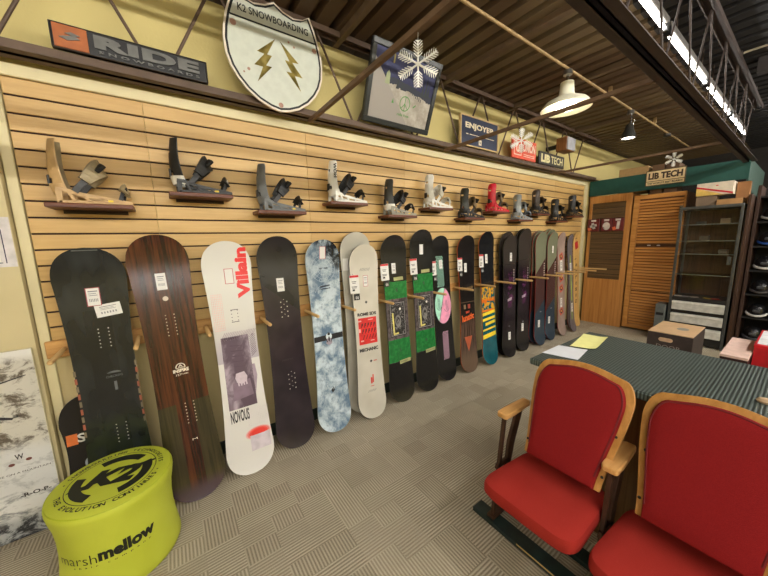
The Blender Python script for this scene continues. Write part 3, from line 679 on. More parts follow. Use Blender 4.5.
b = sage_board('sage green, maroon and slate blue snowboard, right one of the two such boards in front', (.225, 4.40, 0), (.13, 4.50, 1.55), .04); b.sticker(.015, 1.31, .034, .10); b.sticker(-.03, .29, .05, .10)
# 16 taupe with red circles
g, U, V = uvgraph('taupe', .35); g.col(g.mix(g.ss(g.noise(g.tc('UV'), 6., 2.), .3, .7), rgb(142, 122, 112), rgb(160, 140, 130)))
b = Board('narrow taupe snowboard with a column of red and orange emblems', (.235, 4.72, 0), (.125, 4.73, 1.55), [g.m, M_base, P((150, 60, 50), .5)], W=.118, waist=.105, du=.065)
for y in (1.19, .87, .715, .365):
    b.R(.0, y, .11, .10, P((196, 84, 60), .5), .4); b.poly(disc(.0, y, .035), P((40, 34, 32), .5), .0009); b.poly(disc(.0, y+.006, .018), P((210, 150, 70), .5), .0011)
b.done(); b.sticker(.0, 1.06, .07, .155); b.sticker(-.005, .50, .06, .14)
# 17 skis: black pair and grey pair
def ski(label, F, T, W, mat, side, green):
    b = Board(label, F, T, [mat, M_base, side], W=W, waist=W*.78, cat='ski', group='skis at the far end of the rack', tip=.13, tail=.08, pw=2.2, name='ski', nx=6)
    if green: b.R(.0, 1.05, .018, .30, P((176, 204, 40), .5)); b.R(.004, .70, .022, .42, P((176, 204, 40), .5)); b.R(.0, .25, .018, .12, P((150, 180, 50), .5))
    b.done(); return b
gsk = P((104, 96, 100), .35); bsk = P((28, 28, 30), .3)
ski('black ski with a green streak, behind the grey pair', (.15, 4.915, 0), (.075, 4.915, 1.50), .034, bsk, P((150, 170, 50), .5), True)
ski('second black ski touching the grey pair', (.165, 5.00, 0), (.08, 5.0, 1.49), .036, bsk, P((150, 60, 50), .5), False)
b = ski('wide grey ski with a bright green stripe and white stickers', (.25, 5.12, 0), (.12, 5.08, 1.52), .085, gsk, P((90, 84, 88), .5), True); b.sticker(.0, 1.02, .05, .12); b.sticker(.004, .38, .05, .14)
ski('wide grey ski turned behind the green-striped one', (.14, 5.24, 0), (.07, 5.20, 1.50), .060, gsk, P((150, 60, 50), .5), False)
# 18 wooden board with letters
b = Board('natural wood board with black lettering and a red emblem, last on the rack', (.15, 5.45, 0), (.075, 5.40, 1.56), [WOOD((196, 152, 84), (222, 182, 112), .4, axis=1), M_base, P((180, 140, 80), .5)], W=.115, waist=.10, du=.02, tip=.13, tail=.12)
for i, ch in enumerate('SALOMON'): b.text(ch, .0, 1.02-.10*i, .05, .06, P((50, 36, 24), .5), -PI/2, off=.02)
b.R(.0, 1.34, .10, .12, P((190, 40, 40), .5), .3); b.text('M', .0, 1.34, .05, .05, M_white, off=.04)
for y in (.92, 1.12, 1.45): b.R(-.03, y, .06, .012, P((70, 50, 30), .5), .2)
b.done()

# rail with pegs
t = thing('peg_rail', 'maple rail low on the slatwall with round pegs holding the snowboards apart', 'rack', (0, 2.5, .92))
Mi = Matrix.Translation((0, -2.5, -.92)); M_rail = WOOD((178, 128, 70), (206, 158, 96), .45); M_peg = WOOD((192, 152, 96), (216, 178, 120), .5, axis=0)
MB().rbox(.0005, .026, -.57, 5.68, .918, 1.012, .004, 0, Mi).build('rail', M_rail, t)
def fit_peg(y):
    """slide a peg sideways until it stands clear of every board edge"""
    best = y
    for d in [i*.003*sg for i in range(40) for sg in (-1, 1)]:
        c = y+d
        if all(c+.0125 < a or c-.0125 > b_ for a, b_ in EDGES): return c
    return best
pegs = [-.50, -.185, .158, .510, .86, 1.20, 1.525, 1.88, 2.225, 2.58, 2.93, 3.28, 3.62, 3.97, 4.31, 4.62, 4.90, 5.22, 5.62]
for k, y in enumerate(pegs):
    y = fit_peg(y)
    L = .28+.016*max(0, k-8)
    mb = MB().tube([(.02, y, .962), (L-.004, y, .964), (L, y, .964)], [.0115, .0115, .009], 14); mb.v = [tuple(Mi @ Vector(q)) for q in mb.v]
    mb.build('peg', M_peg, t, smooth=True)

# ---------------------------------------------------------------- binding shelves and bindings
M_shelf = WOOD((74, 38, 26), (106, 58, 38), .4, axis=1, fine=50.)
where = ['with the tan and black binding', 'with the black binding, second from the left', 'with the grey binding', 'with the white and black binding', 'with the grey, white and yellow binding', 'with the all-white binding',
         'with the black binding left of the red one', 'with the red binding', 'with the silver grey binding right of the red one', 'with the brown and black binding', 'with the low black binding before the last', 'with the last black binding by the corner']
SHY = [-.45, .045, .515, 1.04, 1.57, 2.05, 2.56, 3.03, 3.55, 3.98, 4.50, 5.02]
def shelf(k):
    y = SHY[k]; z = 1.713 if k % 2 == 0 else 1.797
    t = thing('binding_shelf', 'small wooden shelf '+where[k], 'shelf', (0, y+.17, z), 'binding shelves')
    MB().rbox(.004, .165, -.165, .165, -.022, 0, .003).build('shelf_board', M_shelf, t)
    MB().box(.0005, .014, -.13, .13, -.040, -.0225).build('bracket', P((60, 44, 34), .5, .5), t)
    return y+.17, z
def binding(k, y, z, label, frame, back, straps, pad, tilt=.12, disc_c=None, yellow=False, open_=.0, accent=None, lean=0.):
    t = thing('snowboard_binding', label, 'snowboard binding', (.092, y+.012, z+.001), 'bindings on the slatwall shelves')
    # local: toe towards +y, x across, z up; heel at y=-.14
    hw = .060
    mb = MB(); mb.rbox(-hw, hw, -.115, .13, 0, .012, .004)
    for sx in (-1, 1):
        pr = [(-.125, .0), (.145, .0), (.150, .014), (.10, .024), (.02, .034), (-.05, .050), (-.10, .066), (-.128, .07)]
        holes = 0
        FR = F3((0, 1, 0), (0, 0, 1), (1, 0, 0), (sx*hw-.004, 0, 0))
        for pl in ([(-.125, 0), (.150, 0), (.150, .013), (-.125, .013)], [(-.132, .056), (-.10, .052), (-.02, .026), (.145, .008), (.150, .016), (.06, .032), (-.04, .052), (-.10, .072), (-.132, .074)],
                   [(-.132, 0), (-.112, 0), (-.108, .06), (-.134, .06)], [(-.075, .005), (-.060, .005), (-.080, .052), (-.094, .052)], [(-.020, .005), (-.004, .005), (-.030, .040), (-.044, .040)], [(.045, .005), (.058, .005), (.036, .030), (.024, .030)]):
            mb.prism(pl, .008, FR)
    mb.build('baseplate', frame, t, bevel=.002)
    MB().lathe([(0, .014), (.034, .014), (.036, .019), (0, .021)], (0, .01, 0), 20).build('mounting_disc', disc_c or frame, t, smooth=True)
    # heel cup: bent band behind the heel
    mb = MB(); N = 14
    for h_ in range(3):
        zz = (.045, .068, .092)[h_]; 
        for i in range(N+1):
            a = PI + PI*i/N
            for r_ in (1., .90): mb.v.append((hw*1.02*math.cos(a)*r_, -.085+.065*math.sin(a)*r_-.006*h_, zz))
    for h_ in range(2):
        for i in range(N):
            a = h_*(N+1)*2+2*i; c = a+(N+1)*2
            mb.f += [(a, a+2, c+2, c), (a+1, c+1, c+3, a+3)]; mb.m += [0, 0]
    for i in range(N):
        a = 2*i; mb.f.append((a, a+1, a+3, a+2)); c = 4*(N+1)+2*i; mb.f.append((c, c+2, c+3, c+1)); mb.m += [0, 0]
    for e in (0, N):
        for h_ in range(2):
            a = h_*(N+1)*2+2*e; c = a+(N+1)*2; mb.f.append((a, c, c+1, a+1)); mb.m.append(0)
    mb.build('heel_cup', accent or frame, t, smooth=True)
    # highback: curved shell with an opening low down
    mb = MB(); N = 12; Hh = 12; H0, H1 = .058, .302; idx = {}
    for j in range(Hh+1):
        s = j/Hh; zz = H0+(H1-H0)*s; wd = (.057-.006*math.sin(PI*min(1, s*1.1)))*(1. if s < .88 else (1-((s-.88)/.12)**2*.30)); lean_ = tilt*s*.10 - .012*math.sin(PI*s)
        for i in range(N+1):
            a = -1+2*i/N; yy = -.150+.055*(abs(a)**2)*(1-.45*s)+lean_+lean*s
            for th in (0, 1):
                idx[(j, i, th)] = len(mb.v); mb.v.append((wd*a, yy+(.005 if th else 0), zz))
    hole = lambda j, i: (0 < j <= 2 and 3 <= i < N-3) or (8 <= j <= 8 and 4 <= i < N-4)
    for j in range(Hh):
        for i in range(N):
            if hole(j, i):
                continue
            q = [idx[(j, i, 0)], idx[(j, i+1, 0)], idx[(j+1, i+1, 0)], idx[(j+1, i, 0)]]; p_ = [x+1 for x in q]
            mb.f += [tuple(q), tuple(p_[::-1])]; mb.m += [0, 1]
            for (dj, di, e) in ((0, -1, (0, 3)), (0, 1, (1, 2)), (-1, 0, (0, 1)), (1, 0, (3, 2))):
                jj, ii = j+dj, i+di
                if jj < 0 or jj >= Hh or ii < 0 or ii >= N or hole(jj, ii):
                    mb.f.append((q[e[0]], q[e[1]], p_[e[1]], p_[e[0]])); mb.m.append(0)
    hb = mb.build('highback', [back, pad], t, smooth=True)
    MB().rbox(-.016, .016, -.163, -.151, .085, .135, .003).build('lean_adjuster', M_black, hb)
    # ankle strap arcs from the heel sides over the foot
    mb = MB(); mbp = MB(); N = 16; pts = []
    for i in range(N+1):
        a = PI*i/N; pts.append(Vector((-(hw+.004)*math.cos(a)*(1+.10*math.sin(a)), -.065+.100*math.sin(a)+open_*math.sin(a), .055+.125*math.sin(a))))
    def band(mb, pts, wdt, th, i0, i1, mi=0):
        o = len(mb.v); n_ = 0
        for i in range(i0, i1+1):
            w_ = wdt(i) if callable(wdt) else wdt; p0 = pts[i]; tt = (pts[min(i+1, len(pts)-1)]-pts[max(i-1, 0)]).normalized()
            ax = Vector((0, -.35, .90)); ax = (ax-tt*ax.dot(tt)).normalized(); nrm = tt.cross(ax)
            for sa, sb in ((-1, -1), (1, -1), (1, 1), (-1, 1)): mb.v.append(tuple(p0+ax*sa*w_/2+nrm*sb*th/2))
            n_ += 1
        for i in range(n_-1):
            for e in range(4): mb.f.append((o+4*i+e, o+4*i+(e+1) % 4, o+4*i+4+(e+1) % 4, o+4*i+4+e)); mb.m.append(mi)
        mb.f += [(o, o+1, o+2, o+3), (o+4*(n_-1)+3, o+4*(n_-1)+2, o+4*(n_-1)+1, o+4*(n_-1))]; mb.m += [mi, mi]
    band(mb, pts, .028, .006, 0, N); st = mb.build('ankle_strap', straps, t, bevel=.001)
    band(mbp, [p_*1.0+Vector((0, .004, .006)) for p_ in pts], lambda i: .038+.052*math.sin(PI*(i-1)/14.), .016, 2, 14); mbp.build('strap_pad', pad, st, bevel=.003)
    MB().rbox(-.020, .020, -.024, .024, -.007, .012, .003, 0, Matrix.Translation((.040, .040, .178)) @ Matrix.Rotation(.8, 4, 'X') @ Matrix.Rotation(.5, 4, 'Y')).build('buckle', M_black if straps != M_black else P((60, 60, 62), .35), st)
    # toe strap
    pts = [Vector((-(hw+.004)*math.cos(PI*i/N), .105+.02*math.sin(PI*i/N), .022+.066*math.sin(PI*i/N))) for i in range(N+1)]
    mb = MB(); band(mb, pts, .018, .004, 0, N); ts = mb.build('toe_strap', straps, t, bevel=.001)
    mb = MB(); band(mb, [p_+Vector((0, .004, .004)) for p_ in pts], .046, .014, 3, 13); mb.build('toe_pad', pad, ts, bevel=.003)
    MB().rbox(-.012, .012, -.014, .014, -.006, .007, .002, 0, Matrix.Translation((.036, .122, .082)) @ Matrix.Rotation(.6, 4, 'Y')).build('buckle', P((210, 208, 202), .4) if accent else M_black, ts)
    if yellow: lbl(MB().box(hw+.0036, hw+.0052, .055, .075, .010, .020).build('badge', P((226, 196, 40), .5), t), 'small yellow badge on the side')
    return t
tan = P((190, 156, 108), .5); blk = P((30, 30, 31), .45); gry = P((104, 106, 106), .5); wht = P((226, 224, 214), .45, var=.04); redb = P((206, 26, 48), .4); slv = P((140, 146, 150), .4); brn = P((66, 54, 46), .45); drk = P((44, 44, 43), .5)
specs = [('tan snowboard binding with black straps, first on the left', tan, tan, blk, P((150, 134, 100), .5), dict(yellow=True, tilt=.1)),
         ('black snowboard binding with a white heel band', blk, blk, blk, drk, dict(yellow=True, accent=wht, tilt=.1)),
         ('grey snowboard binding with a black ankle strap', gry, gry, blk, blk, dict(yellow=True)),
         ('white snowboard binding with NOW lettering on its highback', wht, wht, blk, blk, {}),
         ('dark grey highback binding with white heel cup and yellow base edge', P((150, 146, 130), .5), P((58, 58, 54), .5), blk, blk, dict(accent=wht, yellow=True)),
         ('white snowboard binding with white straps, between two black ones', wht, wht, wht, wht, {}),
         ('black snowboard binding with brown padding, left of the red one', blk, P((48, 50, 44), .5), blk, P((110, 92, 66), .5), {}),
         ('bright red snowboard binding with black straps', redb, redb, blk, P((130, 116, 96), .5), {}),
         ('silver grey snowboard binding, right of the red one', slv, slv, blk, slv, {}),
         ('brown black snowboard binding on a reddish shelf, third from the corner', blk, brn, blk, brn, {}),
         ('low black snowboard binding, second from the corner', blk, drk, blk, blk, {}),
         ('black snowboard binding closest to the corner', blk, P((38, 38, 42), .45), blk, blk, {})]
for k, (lb, a, b_, c, d, kw) in enumerate(specs):
    y, z = shelf(k)
    t = binding(k, y, z, lb, a, b_, c, d, **kw)
    if k == 3:
        hb = [o for o in t.children if o.name.startswith('highback')][0]
        mb = MB(); put_text(mb, 'NOW', 0, 0, .105, .030, lambda x, y_: (.0655, -.128+y_*.9+.0, .225+x), 0, .04); mb.build('lettering', M_black, hb)
# ---------------------------------------------------------------- signs on the joist
def board_sign(name, label, cat, y0, y1, z0, z1, x, mat, depth=.02, lean=0., frame=None, fw=.012, s=1.13):
    w_, h_ = (y1-y0)/s, (z1-z0)/s; M = wallM((y0+y1)/2, z0, x) @ Matrix.Rotation(lean, 4, 'X') @ Matrix.Scale(s, 4)
    t = thing(name, label, cat, M=M)
    MB().rbox(-w_/2, w_/2, 0, h_, -depth, 0, .003).build('sign_panel', mat, t)
    if frame:
        mb = MB(); e = .006
        for a in ((-w_/2-fw, w_/2+fw, -fw*0, fw), (-w_/2-fw, w_/2+fw, h_-fw, h_), (-w_/2-fw, -w_/2, 0, h_), (w_/2, w_/2+fw, 0, h_)): mb.rbox(a[0], a[1], a[2], a[3], -depth-.001, e, .002)
        mb.build('frame', frame, t)
    return t, w_, h_
ZC = 2.4285
# RIDE
t, w_, h_ = board_sign('brand_sign', 'long black RIDE sign with an orange square, on the wall joist', 'sign', -.325, .307, ZC, ZC+.111, .125, P((36, 36, 37), .35), lean=-.0, frame=P((96, 92, 86), .3, .7), fw=.003)
fl = lambda h: (lambda x, y: (x, y, h))
MB().rbox(-w_/2+.006, -w_/2+.112, .006, h_-.004, .0005, .004, .001).build('orange_square', P((166, 90, 36), .45), t)
mb = MB(); put_text(mb, 'RIDE', .05, h_*.60, .395, .052, fl(.0055), 0, .06, space=1.1); mb.v = mb.v; 
for a in (0,): put_text(mb, 'SNOWBOARDS', .055, h_*.20, .38, .012, fl(.0055), 0, .02, space=1.6)
sl = [(-.035, -.008), (-.01, -.016), (.03, -.004), (.018, .004), (.032, .010), (.004, .018), (-.016, .010), (.006, .004), (-.02, -.002)]
put_poly(mb, [(-w_/2+.058+x, h_*.52+y) for x, y in sl], fl(.0065), 0)
mb.build('lettering', P((120, 120, 116), .3, .5), t, solid=.003)
# shield
yc, xs = .716, .165
def shield(sc):
    right = [(0, .208), (.05, .180), (.11, .166), (.165, .178), (.205, .204), (.232, .14), (.252, .08), (.268, .01), (.274, -.05), (.268, -.12), (.250, -.175), (.220, -.225), (.175, -.275), (.115, -.318), (.055, -.343), (0, -.354)]
    left = [(-x, y) for x, y in right[::-1]][1:-1]
    cy = -.07
    return [(x*sc, cy+(y-cy)*sc) for x, y in right + left]
M = wallM(yc, 2.746, xs) @ Matrix.Scale(1.133, 4)
t = thing('shield_sign', 'large white shield sign with two gold lightning-bolt trees, K2 SNOWBOARDING', 'sign', M=M)
MB().prism(shield(1.0)[::-1], .012, F3((1, 0, 0), (0, 1, 0), (0, 0, -1), (0, 0, 0))).build('sign_panel', P((226, 214, 196), .4, var=.06), t)
ring = MB(); o_, i_ = shield(.965), shield(.925)
for k in range(len(o_)):
    put_poly(ring, [o_[k], o_[(k+1) % len(o_)], i_[(k+1) % len(o_)], i_[k]], fl(.0012))
ring.build('border', P((20, 24, 26), .4), t)
mb = MB(); put_poly(mb, i_, fl(.0008)); mb.build('field', P((196, 200, 186), .4, var=.04), t)
mb = MB(); put_poly(mb, [(-.232, .066), (.232, .066), (.232, .075), (-.232, .075)], fl(.0016))
s_txt = 'K2 SNOWBOARDING'
put_text(mb, s_txt, .0, .118, .385, .036, fl(.0016), 0, .02)
mb.build('lettering', P((24, 28, 30), .4), t)
gold = G('gold', .3, .6); gold.col(gold.mix(gold.ss(gold.noise(gold.tc(), 9., 2.), .35, .65), rgb(96, 84, 30), rgb(190, 170, 96)))
bolt = [(-.006, .022), (-.110, -.068), (-.072, -.072), (-.130, -.140), (-.084, -.140), (-.118, -.222), (-.034, -.128), (-.066, -.128), (-.030, -.070), (-.056, -.070)]
mb = MB(); put_poly(mb, bolt, fl(.002)); put_poly(mb, [(-x+.012, y) for x, y in bolt[::-1]], fl(.002)); mb.build('bolt_trees', gold.m, t)
mb = MB()
for x, y, r_ in ((-.220, .035, .016), (.225, .03, .014), (.002, -.318, .014), (.07, .030, .006), (.10, .012, .006), (-.16, -.17, .008), (-.185, -.19, .005)): put_poly(mb, disc(x, y, r_, n=14), fl(.0022))
mb.build('rust_spots', P((168, 130, 112), .7, var=.2), t)
mb = MB().tube([(0, .19, -.006), (0, .222, -.03)], .0015, 6); mb.build('hanging_wire', M_darksteel, t)
# framed picture, tipped forward at the top
t, w_, h_ = board_sign('framed_picture', 'black framed snow scene poster with a green peace sign, tipped forward', 'picture', 1.357, 2.045, ZC, ZC+.535, .138, P((26, 27, 28), .35), .022, lean=.36)
gp = G('snow print', .6); X, Y, Z = gp.sep(gp.tc()); nz = gp.noise(gp.tc(), 8., 5., .65)
sky = gp.mix(gp.ss(gp.ma('ADD', Y, gp.ma('MULTIPLY', nz, .12)), .34, .52), rgb(24, 26, 70), rgb(84, 90, 138)); snow = gp.mix(gp.ss(nz, .35, .65), rgb(146, 138, 124), rgb(182, 175, 162))
hor = gp.ma('ADD', Y, gp.ma('ADD', gp.ma('MULTIPLY', nz, .08), gp.ma('MULTIPLY', X, .12)))
c = gp.mix(gp.ma('GREATER_THAN', hor, .285), snow, rgb(34, 38, 52)); c = gp.mix(gp.ma('GREATER_THAN', hor, .325), c, sky)
sl_ = gp.ma('LESS_THAN', gp.ma('ADD', Y, gp.ma('MULTIPLY', X, 1.0)), .115); c = gp.mix(sl_, c, rgb(150, 143, 134)); gp.col(c)
MB().box(-w_/2+.035, w_/2-.035, .035, h_-.035, .0005, .0015).build('print', gp.m, t)
mb = MB(); e = w_/2
for a in ((-e, e, 0, .034), (-e, e, h_-.034, h_), (-e, -e+.034, .034, h_-.034), (e-.034, e, .034, h_-.034)): mb.rbox(*a, 0, .012, .003)
mb.build('frame', P((30, 34, 34), .3), t)
mb = MB(); gn = P((74, 132, 60), .5); arcband(mb, .03, .165, .042, .048, 0, 2*PI, fl(.003), 0, 30); put_poly(mb, rect(.03, .165, .006, .09), fl(.003)); put_poly(mb, rect(.015, .148, .005, .05, -.75), fl(.003)); put_poly(mb, rect(.045, .148, .005, .05, .75), fl(.003))
put_text(mb, 'ride free', .03, .092, .11, .018, fl(.003), 0, .02); put_poly(mb, [(-.09, .15), (-.07, .15), (-.08, .178)], fl(.003)); put_poly(mb, rect(.12, .165, .03, .008, .7), fl(.003)); mb.build('peace_emblem', gn, t)
mb = MB(); 
for i in range(12): put_poly(mb, rect(-.02+.017*i, .275-.006*i+.01*random.random(), .006, .022), fl(.003))
for x, h2 in ((-.06, .07), (.17, .10), (.2, .13), (.225, .09), (-.02, .05)): put_poly(mb, [(x-.014, .24), (x+.014, .24), (x, .24+h2)], fl(.0032))
mb.build('figures_and_trees', P((32, 40, 44), .6), t)
mb = MB(); put_poly(mb, [(-.17, .25), (-.13, .25), (-.135, .31), (-.15, .33), (-.165, .31)], fl(.003)); mb.build('tree_figure', P((150, 158, 120), .6), t)
mb = MB(); put_poly(mb, rect(-.12, .40, .012, .05), fl(.003)); mb.build('yellow_streak', P((190, 180, 110), .6), t)
# ENJOYER
t, w_, h_ = board_sign('slogan_sign', 'navy sign with cream lettering and pale wooden frame on the joist', 'sign', 2.526, 3.124, ZC, ZC+.296, .125, P((34, 42, 66), .5), frame=P((198, 168, 116), .6))
mb = MB(); put_text(mb, 'ENJOYER', .0, h_*.66, .42, .062, fl(.0015), 0, .04); put_poly(mb, rect(-.185, h_*.40, .03, .008), fl(.0015)); put_poly(mb, rect(.03, h_*.40, .36, .006), fl(.0015)); put_poly(mb, rect(.0, h_*.20, .04, .045), fl(.0015)); mb.build('lettering', P((222, 208, 176), .5), t)
mb = MB(); put_text(mb, 'N', 0, h_*.20, .02, .026, fl(.002), 0, .03); mb.build('emblem', P((34, 42, 66), .5), t)
# red sign
t, w_, h_ = board_sign('brand_sign', 'orange red UNION sign behind a small white snowflake', 'sign', 3.424, 3.944, ZC, ZC+.226, .125, P((216, 84, 58), .5))
mb = MB(); fr = .010; cr = P((232, 206, 186), .5)
for q in ((-.135, h_-.035, .14, fr), (-.135, .035, .14, fr), (-.20, h_/2, fr, .14), (-.07, h_/2, fr, .14)): put_poly(mb, rect(*q), fl(.0015))
put_text(mb, 'U', -.135, h_/2, .06, .08, fl(.0015), 0, .06); put_text(mb, 'UNION', .085, h_*.62, .24, .09, fl(.0015), 0, .04)
for i in range(2): put_poly(mb, rect(.085, .05-.018*i, .22, .006), fl(.0015))
mb.build('lettering', cr, t)
# LIB TECH on the joist
t, w_, h_ = board_sign('brand_sign', 'dark LIB TECH sign on the wall joist', 'sign', 4.023, 4.690, ZC, ZC+.156, .125, P((52, 48, 42), .5))
mb = MB(); put_text(mb, 'LIB', -.155, h_/2, .20, .09, fl(.0015), 0, .06); put_text(mb, 'TECH', .11, h_/2, .28, .085, fl(.0015), 0, .02); mb.build('lettering', P((222, 210, 158), .5), t)
# speaker
t = thing('speaker', 'brown loudspeaker with grey front grille above the dark LIB TECH sign', 'loudspeaker', (.215, 4.46, 2.602))
MB().rbox(-.055, .075, -.10, .13, 0, .168, .004).build('cabinet', WOOD((120, 76, 40), (146, 96, 54), .5, axis=2), t)
MB().rbox(.076, .090, -.09, .12, .008, .160, .003).build('grille', P((170, 170, 176), .7, var=.1), t)
MB().box(-.228, -.056, -.02, .02, .06, .11).build('wall_mount', M_black, t)
# snowflakes
def flake(label, c, r, normal_yaw, hang, glitter=False):
    M = Matrix.Translation(c) @ Matrix.Rotation(normal_yaw, 4, 'Z') @ Matrix.Rotation(PI/2, 4, 'X')
    t = thing('snowflake', label, 'snowflake decoration', M=M, group='white hanging snowflakes')
    for i in range(6):
        a = PI/2+i*PI/3; mb = MB(); A = F3((math.cos(a), math.sin(a), 0), (-math.sin(a), math.cos(a), 0), (0, 0, 1))
        mb.prism([(0, -.035*r), (r, -.025*r), (r, .025*r), (0, .035*r)], .006, A @ Matrix.Translation((0, 0, -.003)))
        nb = 6 if not glitter else 5
        for k in range(nb):
            q = r*(.30+.62*k/(nb-1)); ln = r*(.30-.02*abs(k-2))*(1 if k < nb-1 else .6); th = .020*r if not glitter else .045*r
            for sg in (-1, 1):
                B = A @ Matrix.Translation((q, 0, -.0025)) @ Matrix.Rotation(sg*.85, 4, 'Z')
                mb.prism([(0, -th), (ln, -th*.5), (ln, th*.5), (0, th)], .005, B)
        mb.build('arm', P((244, 244, 240), .5, var=.02), t)
    mb = MB().tube([tuple(M.inverted() @ Vector((c[0], c[1], c[2]+r))), tuple(M.inverted() @ Vector((c[0], c[1], hang)))], .0012, 5); mb.build('thread', P((210, 210, 205), .5), t)
flake('large white feathery snowflake hanging in front of the framed picture', (1.265, .93, 2.212), .088, math.radians(50), 2.332)
flake('small white snowflake hanging in front of the orange red sign', (.91, 2.30, 2.225), .085, math.radians(40), 2.332, True)
flake('bold white snowflake hanging above the LIB TECH sign on the green header', (1.345, 4.42, 2.265), .072, math.radians(20), 2.332, True)

# ---------------------------------------------------------------- left end: paper notice, poster board, pouf
t = thing('notice', 'printed notice with a dark border taped to the wall at far left', 'notice', M=wallM(-.78, 1.53, .0505))
MB().box(-.185, .185, -.118, .118, 0, .001).build('sheet', P((206, 200, 200), .6), t)
mb = MB()
for q in ((0, .058, .28, .004), (0, -.098, .28, .004), (-.14, -.02, .004, .16), (.152, -.02, .004, .16), (.05, .02, .06, .004), (.03, -.02, .08, .004)): put_poly(mb, rect(*q), fl(.0014))
mb.build('border', P((50, 44, 70), .6), t)
mb = MB(); put_poly(mb, rect(.0, -.02, .27, .15), fl(.0012)); mb.build('field', M_paper, t)
t = thing('poster_board', 'tall white board printed with a grey mountain scene, leaning at the left wall', 'poster', M=wallM(-1.05, .004, .062) @ Matrix.Rotation(-.0, 4, 'X'))
MB().rbox(-.45, .447, 0, 1.0, 0, .010, .002).build('backing', P((196, 186, 150), .6), t)
gp = G('mountain print', .3); pp = gp.tc(); X, Y, Z = gp.sep(pp)
n1 = gp.noise(gp.sc(pp, (1, 1.3, 1)), 11., 7., .74, .5); n2 = gp.noise(pp, 4., 3.); n3 = gp.noise(gp.sc(pp, (.6, 1.8, 1)), 12., 4., .7, .6)
rock = gp.mix(gp.ss(n1, .47, .60), rgb(200, 196, 184), rgb(96, 86, 74)); rock = gp.mix(gp.ss(n3, .62, .70), rock, rgb(28, 28, 30))
zone = gp.ss(gp.ma('ADD', Y, gp.ma('MULTIPLY', gp.ma('SUBTRACT', n2, .5), .25)), .44, .56)
low = gp.mix(gp.ss(gp.ma('ADD', gp.ma('MULTIPLY', n3, .5), gp.ma('MULTIPLY', n1, .5)), .47, .60), rgb(226, 226, 224), rgb(120, 124, 130))
lowd = gp.mix(gp.ss(n1, .42, .55), rgb(176, 180, 184), rgb(40, 42, 48)); low = gp.mix(gp.ss(Y, .16, .08), low, lowd)
mid = gp.mix(gp.ma('MULTIPLY', gp.ss(n1, .5, .62), .35), rgb(208, 208, 206), rgb(120, 122, 126)); low = gp.mix(gp.ss(Y, .20, .30), low, mid)
c = gp.mix(zone, low, rock); c = gp.mix(gp.ss(Y, .93, .985), c, rgb(222, 220, 214)); gp.col(c)
MB().box(-.448, .444, .002, .998, .0102, .0112).build('print', gp.m, t)
mb = MB(); sk = P((110, 64, 58), .5)
for x, y in ((.30, .415), (.36, .425)): put_poly(mb, disc(x, y, .011, .008), fl(.0122))
mb.build('dots', sk, t)
mb = MB(); put_text(mb, '-R-O-P-', .36, .235, .11, .022, fl(.0122), 0, .03); put_text(mb, 'RIDE ON A MOUNTAIN', .33, .365, .20, .010, fl(.0122)); put_text(mb, 'W', .33, .405+.045, .03, .028, fl(.0122), 0, .02)
mb.build('lettering', P((60, 54, 54), .6), t)
mb = MB(); put_poly(mb, [(.14, .83), (.25, .865), (.30, .84), (.26, .80), (.2, .79), (.15, .77)], fl(.0122)); put_poly(mb, [(.12, .73), (.2, .72), (.34, .66), (.335, .65), (.18, .70), (.12, .70)], fl(.0122)); put_poly(mb, [(.3, .846), (.41, .87), (.41, .866), (.3, .838)], fl(.0122))
mb.build('skier_figure', P((44, 42, 46), .6), t)
# pouf
PX, PY, PH = .490, -.320, .42
t = thing('pouf', 'bright yellow green round pouf printed K2 and marshmellow, in the left foreground', 'pouf', (PX, PY, 0))
prof = [(0, .0), (.19, .0), (.222, .006), (.228, .02), (.225, .05), (.217, .11), (.211, .18), (.211, .25), (.216, .31), (.225, .355), (.230, .385), (.230, .402), (.222, .415), (.208, .4195), (.18, .4215), (.10, .4225), (0, .423)]
gy_ = G('lime', .55, 0, .3); nn = gy_.noise(gy_.tc(), 3., 2.); gy_.col(gy_.mix(gy_.ss(nn, .3, .7), rgb(182, 190, 56), rgb(196, 204, 70)))
gy_.bump(gy_.ma('ADD', gy_.ma('MULTIPLY', gy_.noise(gy_.sc(gy_.tc(), (1, 1, .35)), 7., 3., .6, .6), 6.), gy_.noise(gy_.tc(), 500., 1.)), .002, .5)
MB().lathe(prof, n=72).build('cushion', gy_.m, t, smooth=True)
for zr in (.412,):
    MB().tube([(.2245*math.cos(a), .2245*math.sin(a), zr) for a in [2*PI*k/60 for k in range(61)]], .0025, 6).build('seam_piping', P((170, 182, 30), .5), t, smooth=True)
ink = P((24, 28, 16), .5); phi = math.radians(75)
def top_fn(x, y):  # x along reading direction, y up
    X_, Y_ = x*math.cos(phi)-y*math.sin(phi), x*math.sin(phi)+y*math.cos(phi); r_ = math.hypot(X_, Y_)
    z = .4235 if r_ < .1 else (.4228 if r_ < .16 else (.4222 if r_ < .18 else .4222-(r_-.18)*.075))
    return (X_, Y_, z+.0008)
mb = MB(); arcband(mb, 0, 0, .163, .166, 0, 2*PI, top_fn, 0, 64)
for a0, a1 in ((50, 128), (-62, 30), (168, 250)): arcband(mb, 0, 0, .110, .150, math.radians(a0), math.radians(a1), top_fn, 0, 16)
def ktext(s, cx, cy, w_, h_, off, shear): 
    vs, fs, (a, b_) = text2d(s, 1., off, shear); mb.add([top_fn(cx+x*w_/a, cy+y*h_/b_) for x, y in vs], fs, 0)
ktext('K2', .0, .0, .205, .118, .06, .30)
mb.add([top_fn(x, y) for x, y in ((-.148, -.062), (-.02, -.020), (-.02, -.002), (-.14, -.045))], [(0, 1, 2, 3)]); mb.add([top_fn(x, y) for x, y in ((.03, .02), (.15, .055), (.148, .072), (.03, .04))], [(0, 1, 2, 3)])
